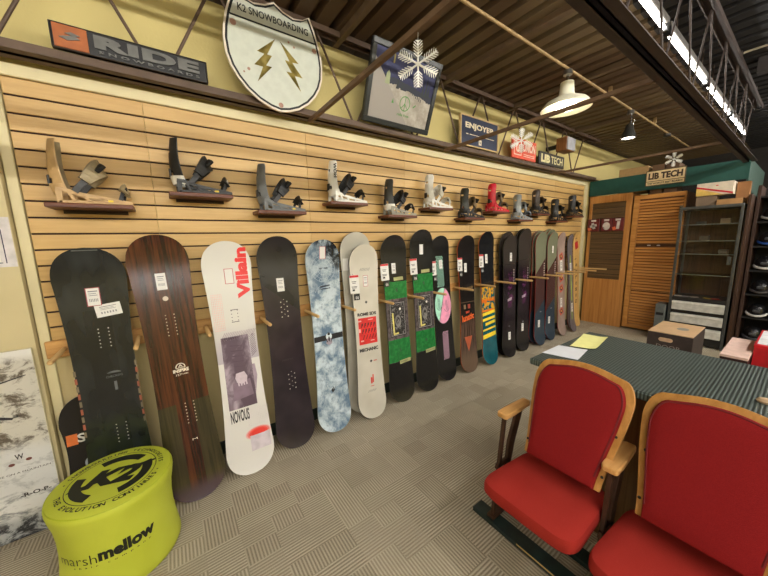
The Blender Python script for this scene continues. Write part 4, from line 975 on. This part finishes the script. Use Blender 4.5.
def arctext(s, a0, a1, r, h_, outward):
    n = len(s)
    for i, ch in enumerate(s):
        if ch == ' ': continue
        a = math.radians(a0+(a1-a0)*(i+.5)/n); vs, fs, (aa, bb) = text2d(ch, 1., .03)
        k = h_/ .70; pts = []
        for x, y in vs:
            x *= k; y *= k
            rr = r + (y if outward else -y); th = a + (-x/r if outward else x/r)
            pts.append((rr*math.cos(th), rr*math.sin(th)))
        mb.add([(x, y, (.4222-(max(0, math.hypot(x, y)-.18))*.075)+.0009) for x, y in pts], fs if not outward else fs, 0)
arctext('THE EVOLUTION CONTINUES', -84, 62, .1845, .020, False)
arctext('SNOWBOARDING TECHNOLOGIES', 244, 84, .1845, .018, True)
for a in (68, 252): 
    q = math.radians(a); mb.add([(x, y, .4225) for x, y in disc(.1845*math.cos(q), .1845*math.sin(q), .004, n=8)], [tuple(range(8))])
mb.build('top_print', ink, t)
def rad(z):
    for (r0, z0), (r1_, z1) in zip(prof[1:-1], prof[2:]):
        if z0 <= z <= z1 and z1 > z0: return r0+(r1_-r0)*(z-z0)/(z1-z0)
    return .2
def side_fn(a_c):
    return lambda x, y: (( rad(y)+.0016)*math.cos(a_c+x/.2), (rad(y)+.0016)*math.sin(a_c+x/.2), y)
mb = MB(); A = side_fn(0)
put_text(mb, 'marsh', -.128, .203, .145, .044, A, 0, -.012); put_text(mb, 'mellow', .045, .212, .190, .058, A, 0, .05)
put_text(mb, 'chair company', -.01, .168, .26, .010, A, 0, .01, space=2.2)
mb.build('side_print', ink, t)

# ---------------------------------------------------------------- back end of the shop
YB = 5.92
# cabinet with dark slat inset
M_oak = WOOD((176, 116, 56), (206, 146, 80), .45, axis=2, fine=50.); M_pine = WOOD((186, 124, 58), (214, 154, 84), .45, axis=0, fine=50.)
t = thing('display_cabinet', 'tall golden oak cabinet with a dark slatted upper inset, in the corner', 'cabinet', (.31, YB, 0))
MB().box(-.29, .285, .012, .60, .0, 2.125).build('body', M_oak, t)
mb = MB()
for a in ((-.29, -.245, 0, 2.13), (.215, .29, 0, 2.13), (-.245, .215, 2.015, 2.13), (-.245, .215, 0, .775)): mb.rbox(a[0], a[1], -.012, .012, a[2], a[3], .002)
mb.build('front_frame', M_oak, t)
mb = MB(); mb.box(-.245, .215, .006, .011, .775, 2.015, 1)
for k in range(15): mb.rbox(-.2445, .2145, -.004, .006, .779+.0826*k, .779+.0826*k+.0745, .001)
mb.build('slat_inset', [WOOD((86, 66, 44), (112, 88, 58), .4, axis=0), P((34, 24, 18), .7)], t)
for k, (x, s_, c1_) in enumerate(((.115, 'left one, with a white cross shape', (170, 66, 70)), (.30, 'middle one, with a pale rounded pad', (120, 52, 54)), (.455, 'right one, with a dark and orange print', (110, 50, 50)))):
    t = thing('accessory_pack', 'dark red pack hung on the dark slats, '+s_, 'accessory pack', (x, YB-.018, 1.66), 'accessory packs')
    w2 = .088 if k == 0 else .075
    MB().rbox(-w2, w2, -.035, 0, -.10, .10, .004).build('package', P((104, 34, 38), .35), t)
    mb = MB(); f3 = lambda x_, z_: (x_, -.0362, z_)
    if k == 0: put_poly(mb, rect(0, -.01, .10, .04, .3), f3); put_poly(mb, rect(0, -.01, .04, .10, .3), f3)
    elif k == 1: put_poly(mb, disc(0, -.02, .052, .062), f3)
    else: put_poly(mb, [(-.01, .05), (.03, .05), (.02, -.07), (-.02, -.07)], f3)
    put_poly(mb, rect(0, .075, .07, .03), f3); mb.build('white_print', P((214, 206, 200), .4), t)
    mb = MB(); put_poly(mb, rect(-w2*.6, -.06, w2*.6, .05, .3), f3); mb.build('accent_print', P((222, 110, 70) if k != 1 else c1_, .4), t)
# louvred cabinet
t = thing('louvred_cabinet', 'golden wooden cabinet with two stacked pairs of louvred doors', 'cabinet', (.92, YB, .03))
MB().box(-.30, .29, .030, .60, .0, 2.04).build('body', P((90, 56, 30), .6), t)
mb = MB(); mb.rbox(-.30, -.232, -.008, .03, 0, 2.045, .002); mb.rbox(.262, .280, -.008, .03, 0, 2.045, .002); mb.rbox(-.232, .262, -.008, .03, 1.985, 2.045, .002); mb.rbox(-.232, .262, -.008, .03, 0, .05, .002)
mb.build('face_frame', M_pine, t)
M_lv = WOOD((190, 126, 60), (216, 156, 88), .4, axis=0, fine=60.)
for z0, z1 in ((.055, .60), (.605, 1.285), (1.32, 1.98)):
    mb = MB(); n = int((z1-z0-.02)/.042)
    for k in range(n):
        zz = z0+.01+(k+.5)*(z1-z0-.02)/n; mb.rbox(-.228, .258, -.004, .004, -.018, .018, .001, 0, Matrix.Translation((0, .004, zz)) @ Matrix.Rotation(-.55, 4, 'X'))
    mb.box(-.231, .261, .018, .026, z0, z1, 1); mb.box(-.231, .261, -.006, .01, z0, z0+.006)
    mb.build('louvred_door', [M_lv, P((108, 68, 36), .7)], t)
mb = MB()
for x in (-.06, .05): mb.rbox(x-.025, x+.012, -.012, .01, 1.292, 1.306, .003)
mb.build('door_pulls', P((220, 216, 206), .4), t)
t = thing('keypad_lock', 'small metal keypad lock beside the louvred doors', 'lock', (1.165, YB-.010, 1.80))
MB().rbox(-.018, .018, -.02, 0, -.10, .08, .004).build('plate', P((140, 128, 110), .35, .7), t)
mb = MB()
for k in range(6): mb.lathe([(0, 0), (.006, 0), (.006, .006), (0, .007)], (-.007 if k % 2 else .007, -.0205, .05-.025*(k//2)), 10, M=Matrix.Rotation(PI/2, 4, 'X'))
mb.build('buttons', M_black, t)
# green header
t = thing('green_header', 'dark green header board above the back cabinets', 'header board', (.87, YB, 2.14))
MB().rbox(-.868, .868, -.02, .0, .0, .240, .002).build('front_board', P((24, 76, 68), .55, var=.06), t)
MB().rbox(.848, .868, .0005, 1.6, -.24, .240, .002).build('end_board', P((70, 92, 84), .5), t)
t = thing('brand_sign', 'cream LIB TECH sign mounted on the green header', 'sign', M=backM(.955, 2.19, YB-.022))
MB().rbox(-.215, .215, 0, .218, -.0, .010, .002).build('sign_panel', P((92, 72, 46), .5), t)
mb = MB(); put_poly(mb, rect(0, .135, .41, .135), fl(.0108)); put_poly(mb, rect(0, .034, .41, .050), fl(.0108)); mb.build('field', P((226, 202, 156), .5), t)
mb = MB(); put_text(mb, 'LIB TECH', 0, .135, .37, .092, fl(.0115), 0, .05); put_text(mb, "THE WORLD'S BEST BOARDS", 0, .034, .38, .026, fl(.0115), 0, .03); mb.build('lettering', P((58, 40, 30), .5), t)
# case
t = thing('display_case', 'tall glass display case in a grey metal frame with white drawers below', 'display case', (1.485, 5.62, 0))
mt = P((96, 98, 98), .35, .7); xa, xb, D_ = -.262, .270, .42
for nm, x, y in (('post', xa, 0), ('post', xb, 0), ('post', xa, D_), ('post', xb, D_)):
    MB().rbox(x-.013, x+.013, y, y+.026, 0, 1.80, .003).build('post', mt, t)
mb = MB(); mb.rbox(xa-.013, xb+.013, 0, .446, 1.80, 1.835, .003); mb.build('top_frame', mt, t)
mb = MB(); mb.rbox(xa, xb, .006, .44, .60, .64, .003); mb.rbox(xa, xb, .03, .44, .02, .60, .003, 0); mb.build('base_cabinet', P((34, 32, 30), .5), t)
for k, z in enumerate((.47, .30, .13, .02)):
    zz = (.475, .305, .135)[k] if k < 3 else None
    if zz is None: continue
    dr = MB().rbox(xa+.02, xb-.02, -.006, .03, zz-.005, zz+.115, .003).build('drawer', P((206, 204, 196), .4), t)
    MB().rbox(xa+.02, xb-.02, -.016, -.006, zz+.088, zz+.108, .002).build('drawer_pull', P((226, 224, 216), .4), dr)
gl = GLASS('case glass', (.93, .95, .94, 1))
for z in (.95, 1.22, 1.39, 1.60):
    gs_ = MB().box(xa+.015, xb-.015, .03, .42, z, z+.006).build('glass_shelf', gl, t); MB().box(xa+.015, xb-.015, .024, .0295, z-.001, z+.007).build('shelf_edge', P((150, 156, 152), .25, .3), gs_)
MB().box(xa+.014, xb-.014, .010, .0135, .64, 1.80).build('glass_door', GLASS('door glass', (.97, .97, .97, 1)), t)
MB().rbox(-.012+xb-.05, xb-.03, -.004, .009, 1.1, 1.2, .003).build('door_handle', mt, t)
MB().box(xa+.013, xb-.013, .43, .436, .64, 1.80).build('back_panel', WOOD((70, 44, 28), (98, 64, 40), .5, axis=2), t)
rnd = random.Random(3)
its = [('sunglasses case', (40, 36, 34)), ('small carton', (150, 110, 70)), ('tin', (120, 116, 108)), ('goggle box', (70, 66, 64))]
pos = ['lowest', 'second', 'third', 'fourth', 'top']
for nm, x, z, hh, c_, lb in (('small_carton', .12, 1.607, .07, (150, 128, 100), 'small tan carton on the top glass shelf of the case'), ('sunglasses_case', -.10, 1.607, .04, (60, 56, 52), 'dark sunglasses case on the top glass shelf of the case'),
                             ('goggle_box', -.05, 1.397, .06, (96, 84, 74), 'brown goggle box on the second glass shelf of the case'), ('tin', .14, 1.227, .05, (120, 112, 100), 'grey tin on the third glass shelf of the case')):
    o = MB().rbox(-.045, .045, -.04, .04, 0, hh, .006).build(nm, P(c_, .4)); o.location = (1.485+x, 5.88, z+.0005)
    tag(o, lb, nm.split('_')[-1], None)
for k, (x, c_, a) in enumerate(((1.28, (206, 200, 190), .3), (1.36, (150, 148, 150), -.2), (1.44, (190, 180, 168), .5), (1.56, (196, 170, 60), -.5), (1.63, (170, 50, 48), .2))):
    o = MB().rbox(-.04, .04, -.018, .018, 0, .012, .004).build('goggle_lens', P(c_, .3)); o.location = (x, 5.72, .6405); o.rotation_euler = (0, 0, a)
    tag(o, ['cream', 'grey', 'beige', 'yellow', 'red'][k]+' loose accessory lying on the floor of the glass case', 'accessory', 'loose accessories in the glass case')
t = thing('grey_box', 'small grey metal box standing left of the display case drawers', 'box', (1.135, 5.70, 0))
MB().rbox(-.055, .055, -.1, .1, .0, .52, .006).build('box_body', P((110, 116, 116), .45, .3), t); MB().rbox(-.04, .04, -.106, -.1, .36, .40, .003).build('slot', M_black, t)
# cartons on top
def carton(label, x0, x1, y0, y1, z0, z1, col, rot=0., flaps=False, stripes=None, name='cardboard_box'):
    cx, cy = (x0+x1)/2, (y0+y1)/2; t = thing(name, label, 'box', (cx, cy, z0)); t.rotation_euler = (0, 0, rot); a, d, h_ = (x1-x0)/2, (y1-y0)/2, z1-z0
    MB().rbox(-a, a, -d, d, 0, h_, .002).build('box_body', P(col, .75, var=.07), t)
    if flaps:
        mb = MB(); mb.box(-a, a, -d-.0008, -d+.03, h_, h_+.0015); mb.build('flap', P(tuple(min(255, c+18) for c in col), .7), t)
    if stripes: stripes(t, a, d, h_)
    return t
def swoosh(t, a, d, h_):
    f3 = lambda x_, z_: (x_, -d-.001, z_)
    mb = MB(); put_poly(mb, [(-a, 0), (a*.55, 0), (-a, h_*.62)], f3); mb.build('yellow_corner', P((222, 186, 96), .5), t)
    f4 = lambda x_, z_: (x_, -d-.0016, z_)
    mb = MB(); put_poly(mb, [(-a, h_*.62), (a, .0), (a, h_*.14), (-a, h_*.76)], f4); put_poly(mb, disc(.02, h_*.74, .012, .006), f4); mb.build('red_stripe', P((196, 34, 46), .5), t)
carton('cream box with a red stripe and yellow corner on top of the display case', 1.335, 1.655, 5.66, 5.89, 1.962, 2.115, (222, 208, 188), 0, stripes=swoosh, name='striped_box')
carton('brown cardboard box on top of the display case, right side', 1.665, 1.775, 5.80, 5.915-.02, 1.836, 2.10, (150, 104, 62), 0, True)
carton('flat brown box under the cream striped box', 1.34, 1.52, 5.68, 5.88, 1.836, 1.958, (128, 108, 88))
carton('shallow open cardboard tray at the front right of the case top', 1.53, 1.745, 5.64, 5.79, 1.836, 1.90, (176, 132, 84))
carton('open cardboard box behind the green header, nearest the corner', .38, .74, 5.96, 6.30, 2.131, 2.50, (176, 142, 94), .0, True)
carton('dark brown carton behind the green header, right of the open box', .785, .92, 5.96, 6.25, 2.077, 2.49, (108, 80, 54), 0, True)
carton('second dark carton behind the header, left of the snowflake', .94, 1.08, 5.96, 6.25, 2.077, 2.48, (92, 68, 48), 0, True)
t = thing('wooden_partition', 'brown wooden partition edge between the display case and the helmet rack', 'partition', (1.80, 5.9, 0))
MB().rbox(-.014, .014, -.26, .24, 0, 1.93, .003).build('panel', WOOD((48, 31, 21), (70, 46, 31), .5, axis=2), t)
# right-hand helmet shelves
t = thing('helmet_rack', 'dark shelving rack full of helmets at the right edge of the picture', 'rack', (2.425, 6.15, 0))
mk = P((28, 25, 24), .6)
MB().rbox(-.60, -.57, -.20, .30, 0, 2.05, .003).build('side_panel', P((58, 36, 24), .6), t); MB().rbox(.57, .60, -.20, .30, 0, 2.05, .003).build('side_panel', P((58, 36, 24), .6), t)
MB().box(-.57, .57, .28, .30, 0, 2.05).build('back_panel', mk, t)
zs = [.12, .42, .72, 1.02, 1.32, 1.62, 1.92]
for z in zs: MB().rbox(-.57, .57, -.19, .28, z-.02, z, .002).build('shelf', mk, t)
hc = [((60, 60, 64), 'black'), ((206, 204, 200), 'white trimmed'), ((70, 66, 66), 'dark grey trimmed'), ((206, 204, 200), 'white trimmed'), ((50, 96, 186), 'blue rimmed'), ((210, 210, 206), 'white trimmed'), ((46, 46, 48), 'black')]
for j, z in enumerate(zs[:-1]):
    for i in range(3):
        c_, nm = hc[(j if i == 0 else (j*2+i)) % 7]; x = 1.968+.20*i
        t = thing('helmet', '%s helmet on the dark rack, %s shelf, %s from the case' % (nm, ('lowest', 'second', 'third', 'fourth', 'fifth', 'sixth')[j], ('first', 'second', 'third')[i]), 'helmet', (x, 6.06, z+.004), 'helmets on the dark rack')
        shell = [(.0, .0), (.07, .0), (.088, .02), (.094, .07), (.082, .12), (.055, .155), (.02, .17), (0, .172)]
        S_ = Matrix.Diagonal((.92, 1.12, 1., 1.))
        MB().lathe(shell, n=24, M=S_).build('shell', P((26, 26, 28), .25), t, smooth=True)
        MB().tube([(.090*math.cos(a)*.92, .098*math.sin(a)*1.12-.01, .055+.03*math.sin(a)) for a in [PI+PI*k/16 for k in range(17)]], .014, 8).build('brim', P(c_, .35), t, smooth=True)
        MB().rbox(-.03, .03, -.112, -.095, .07, .10, .006).build('front_vent', P((70, 70, 72), .4), t)
# floor boxes beyond the counter
t = thing('wooden_crate', 'dark sided crate with a pale lid and hand hole, beyond the counter', 'crate', (1.80, 4.62, 0))
t.location = (1.495, 4.66, 0)
dk = P((62, 50, 46), .6); lid = P((214, 178, 136), .6, var=.05); a, d = .185, .30
mb = MB(); mb.rbox(-a, a, -d, -d+.014, 0, .415, .002); mb.rbox(-a, a, d-.014, d, 0, .415, .002); mb.rbox(-a, -a+.014, -d+.014, d-.014, 0, .415, .002); mb.rbox(a-.014, a, -d+.014, d-.014, 0, .415, .002); mb.build('crate_body', dk, t)
ld = MB().rbox(-a+.001, a-.001, -d+.001, d-.001, .4155, .425, .002).build('lid', lid, t)
put = MB(); put_poly(put, disc(.05, .0, .05, .07), fl(.4256)); put.build('lid_label', P((150, 146, 136), .6), ld)
mb = MB(); f3 = lambda x_, z_: (x_, -d-.001, z_)
put_poly(mb, disc(-.065+.075, .345, .022, n=16, a0=-PI/2, a1=PI/2+.2)+disc(-.065, .345, .022, n=16, a0=PI/2, a1=1.5*PI+.2), f3); mb.build('hand_hole', P((220, 184, 146), .6), t)
mb = MB(); put_text(mb, 'DOOR', -.0, .265, .20, .045, f3, 0, .0); mb.build('lettering', P((150, 140, 134), .6), t)
def lidbox(name, label, x0, x1, y0, y1, z0, z1, side, top, rot=0.):
    t = thing(name, label, 'box', ((x0+x1)/2, (y0+y1)/2, z0)); t.rotation_euler = (0, 0, rot); a, d, h_ = (x1-x0)/2, (y1-y0)/2, z1-z0
    MB().rbox(-a, a, -d, d, 0, h_-.02, .002).build('box_body', side, t); MB().rbox(-a-.002, a+.002, -d-.002, d+.002, h_-.0195, h_, .002).build('lid', top, t); return t
t = thing('low_table', 'low dark table behind the counter carrying the pink and red boxes', 'table', (2.30, 3.95, 0))
MB().rbox(-.36, .62, -.62, .62, .24, .27, .004).build('tabletop', P((60, 50, 42), .5), t)
for x, y in ((-.33, -.58), (.59, -.58), (-.33, .58), (.59, .58)): MB().rbox(x-.02, x+.02, y-.02, y+.02, 0, .2395, .002).build('leg', P((50, 42, 36), .5), t)
lidbox('shoe_box', 'flat box with a pale pink lid and dark side, on the right beyond the counter', 1.972, 2.112, 3.38, 4.0, .271, .58, P((50, 24, 24), .5), P((222, 190, 176), .6, var=.08))
t = lidbox('shoe_box', 'bright red box with white open flap at the right edge of the picture', 2.118, 2.42, 3.60, 4.2, .271, .64, P((190, 20, 30), .5), P((206, 24, 34), .5))
mb = MB().add([(-.14, -.26, .372), (.14, -.26, .372), (.14, .26, .372), (-.14, .26, .372)], [(0, 1, 2, 3)]); mb.build('white_paper', P((230, 230, 232), .6), t, solid=.002)

# ---------------------------------------------------------------- counter
t = thing('counter', 'sales counter topped with a ribbed dark green rubber mat', 'counter', (2.35, 1.93, 0))
MB().box(-.80, .90, -.30, .31, .0, .805).build('body', WOOD((92, 68, 44), (126, 96, 62), .5, axis=2), t)
MB().rbox(-.872, .93, -.365, .36, .805, .834, .006).build('worktop', P((26, 28, 28), .5), t)
g = G('rubber mat', .45, 0, .4); X, Y, Z = g.sep(g.tc())
wx = g.ma('SINE', g.ma('MULTIPLY', X, 2*PI/.0125)); wy = g.ma('SINE', g.ma('MULTIPLY', Y, 2*PI/.0125)); hh = g.ma('MULTIPLY', g.ma('ADD', g.ma('MULTIPLY', wx, .5), g.ma('MULTIPLY', wy, .5)), .5)
g.col(g.mix(g.ss(hh, -.2, .5), rgb(34, 42, 39), rgb(104, 117, 109))); g.bump(hh, .003, .9)
mb = MB(); mb.rbox(-.88, .94, -.378, .366, .8345, .85, .006); mb.rbox(-.88, .94, -.385, -.372, .815, .85, .005); mb.build('rubber_mat', g.m, t)
def sheet(name, label, pts, mat, z=.8515, bend=.0):
    cx = sum(p_[0] for p_ in pts)/4; cy = sum(p_[1] for p_ in pts)/4; mb = MB(); N = 10
    for j in range(N+1):
        for i in range(N+1):
            a, b_ = i/N, j/N; q = [(1-a)*(1-b_), a*(1-b_), a*b_, (1-a)*b_]; x = sum(w_*p_[0] for w_, p_ in zip(q, pts)); y = sum(w_*p_[1] for w_, p_ in zip(q, pts))
            mb.v.append((x-cx, y-cy, bend*(max(0, a-.6)**2+max(0, .3-b_)**2)))
    for j in range(N):
        for i in range(N): k = j*(N+1)+i; mb.f.append((k, k+1, k+N+2, k+N+1)); mb.m.append(0)
    o = mb.build(name, mat, solid=.0006); o.location = (cx, cy, z); return tag(o, label, 'paper')
sheet('yellow_paper', 'crumpled pale yellow sheet on the rubber mat', [(1.525, 1.885), (1.645, 1.925), (1.605, 2.225), (1.472, 2.21)], P((240, 238, 156), .6, var=.03), bend=.05)
o = sheet('white_paper', 'white sheet of paper nearest the counter corner', [(1.475, 1.665), (1.645, 1.70), (1.615, 1.90), (1.475, 1.86)], P((226, 228, 232), .6, var=.02), bend=.01)
t = thing('pale_object', 'small rounded tan object lying on the rubber mat at the right edge', 'object', (2.262, 1.80, .8505))
MB().lathe([(0, 0), (.018, .0), (.022, .008), (.016, .018), (0, .02)], n=20, M=Matrix.Diagonal((1.3, .7, 1, 1))).build('body', P((206, 176, 140), .5), t, smooth=True)

# ---------------------------------------------------------------- theatre seats
M_red_f = G('seat_fabric', .9, 0, .12); nn = M_red_f.noise(M_red_f.tc(), 420., 2.); n2 = M_red_f.noise(M_red_f.tc(), 5., 2.)
M_red_f.col(M_red_f.mix(M_red_f.ma('ADD', M_red_f.ma('MULTIPLY', nn, .5), M_red_f.ma('MULTIPLY', n2, .5)), rgb(140, 30, 26), rgb(178, 58, 48))); M_red_f.bump(nn, .0015, .6); SEATC = M_red_f.m
g = G('back_fabric', .9, 0, .12); nn = g.noise(g.tc(), 420., 2.); g.col(g.mix(nn, rgb(116, 20, 24), rgb(152, 36, 36))); g.bump(nn, .0015, .6); BACKC = g.m
M_ply = WOOD((176, 124, 60), (206, 152, 84), .35, axis=2, fine=40.); M_arm = WOOD((206, 150, 84), (228, 178, 112), .35, axis=1, fine=40.)
M_iron = P((74, 50, 36), .5, .3, var=.2); M_plank = P((24, 42, 40), .5, var=.3)
ROW = thing('theater_seats', 'row of joined red theatre seats with wooden backs and armrests on green runners', 'theater seats', (1.92, 1.25, 0))
ox, oy = -1.92, -1.25
def rp(mb): mb.v = [(v[0]+ox, v[1]+oy, v[2]) for v in mb.v]; return mb
def seat(xc):
    hw = .204
    # cushion, waterfall front, drawn as a superellipse plan with a crowned top
    mb = MB(); N = 36; y0, y1 = 1.05, 1.475; rows = [(.80, -.062, 0), (.95, -.058, 0), (1.0, -.042, 0), (1.0, -.012, 0), (.975, .004, 0), (.90, .014, 0), (.70, .021, 0), (.40, .025, 0), (.1, .026, 0)]
    def plan(a, s):
        c, s_ = math.cos(a), math.sin(a); e = .30
        x = abs(c)**e*(1 if c >= 0 else -1); y = abs(s_)**e*(1 if s_ >= 0 else -1)
        wq = hw*(1-.10*(y+1)/2); return x*wq*s, (y0+y1)/2+y*(y1-y0)/2*s
    for s, dz, _ in rows:
        for k in range(N):
            x, y = plan(2*PI*k/N+.001, s); zt = .404+dz-.02*(y-1.0)/.4; zt -= .018*max(0, (1.08-y)/.08)**2 if dz > -.02 else 0
            mb.v.append((xc+x, y, zt))
    for j in range(len(rows)-1):
        for k in range(N): mb.f.append((j*N+k, j*N+(k+1) % N, (j+1)*N+(k+1) % N, (j+1)*N+k)); mb.m.append(0)
    mb.f += [tuple(range(N))[::-1], tuple((len(rows)-1)*N+k for k in range(N))]; mb.m += [0, 0]
    st = rp(mb).build('seat', SEATC, ROW, smooth=True)
    rp(MB().rbox(xc-.12, xc+.12, 1.14, 1.36, .29, .33, .006)).build('seat_pan', M_iron, st)
    # back: plywood shell with arched top and pinched lower sides
    B = F3((1, 0, 0), (0, math.sin(.43), math.cos(.43)), (0, -math.cos(.43), math.sin(.43)), (xc+.024, 1.315, .508))
    def outline(k, dz=0.):
        pts = []; H = .457*k+dz
        for s in range(9): q = s/8; pts.append((k*(.158+.044*(q**1.6*(2.2-1.2*q))), -.03*k+q*.36))
        for s in range(1, 9): a = PI/2*s/8; pts.append((k*(.202-.055*(1-math.cos(a))), .33+(H-.355)*math.sin(a)))
        top = [(k*.144*(1-s/6), H-.025+.025*math.sin(PI/2*s/6)) for s in range(1, 7)]
        right = pts+top; return right + [(-x, y) for x, y in right[::-1]][1:]
    bk_ = rp(MB().prism(outline(1.), .014, B @ Matrix.Translation((0, 0, -.020)))).build('backrest', M_ply, ROW, bevel=.003)
    def inner(s):
        out = []
        for x, y in outline(1.): out.append((x*.87*s, .0+ (y-.0)*.945*s + (1-s)*.2 ))
        return out
    mb = MB(); o1 = inner(1.0); lv = [(1.0, -.0055), (1.0, .008), (.985, .016), (.94, .021), (.80, .025), (.5, .027)]; n = len(o1)
    for s, z in lv:
        for x, y in o1: mb.v.append(tuple(B @ Vector((x*s, .22+(y-.22)*s, z))))
    for j in range(len(lv)-1):
        for k in range(n): mb.f.append((j*n+k, j*n+(k+1) % n, (j+1)*n+(k+1) % n, (j+1)*n+k)); mb.m.append(0)
    mb.f.append(tuple((len(lv)-1)*n+k for k in range(n))); mb.m.append(0)
    up_ = rp(mb).build('upholstery', BACKC, bk_, smooth=True)
    rp(MB().tube([tuple(B @ Vector((x*.965, .22+(y-.22)*.965, .0185))) for x, y in o1[1:-1]], .0035, 6)).build('piping', P((104, 18, 22), .9), up_, smooth=True)
    for x, y in ((-.155, .03), (.155, .03), (-.168, .20), (.168, .20)): rp(MB().lathe([(0, .004), (.005, .003), (.006, 0)], tuple(B @ Vector((x, y, -.006))), 8, M=B.to_3x3().to_4x4())).build('screw', M_black, bk_)
def side(x):
    # cast side: slim front bar, broad rear standard, foot
    mb = MB(); f3 = F3((0, 1, 0), (0, 0, 1), (1, 0, 0), (x-.008, 0, 0))
    mb.prism([(1.262, .03), (1.288, .03), (1.355, .575), (1.332, .575)], .016, f3)
    mb.prism([(1.335, .03), (1.39, .03), (1.40, .25), (1.44, .40), (1.51, .575), (1.45, .575), (1.385, .42), (1.36, .25)], .016, f3)
    mb.prism([(1.25, .026), (1.44, .026), (1.44, .042), (1.25, .042)], .04, F3((0, 1, 0), (0, 0, 1), (1, 0, 0), (x-.02, 0, 0)))
    mb.prism([(1.285, .30), (1.40, .30), (1.40, .325), (1.29, .325)], .016, f3)
    rp(mb).build('side_frame', M_iron, ROW, bevel=.002)
    mb = MB(); L_ = [(1.315, .022), (1.325, .029), (1.38, .031), (1.45, .029), (1.54, .025), (1.555, .02)]
    pl = [(x+w_, y) for y, w_ in L_] + [(x-w_, y) for y, w_ in L_[::-1]]
    mb.prism(pl, .028, F3((1, 0, 0), (0, 1, 0), (0, 0, 1), (0, 0, .576))); rp(mb).build('armrest', M_arm, ROW, bevel=.007)
for xs_ in (1.728, 2.158, 2.588): seat(xs_)
for xs_ in (1.462, 1.932, 2.38, 2.83): side(xs_)
rp(MB().rbox(1.36, 2.90, 1.235, 1.312, .0, .026, .003)).build('runner_board', M_plank, ROW)
rp(MB().rbox(1.36, 2.90, 1.395, 1.47, .0, .026, .003)).build('runner_board', M_plank, ROW)
rp(MB().box(1.62, 2.86, 1.2342, 1.2352, .017, .024)).build('worn_edge', P((196, 168, 110), .7), ROW)
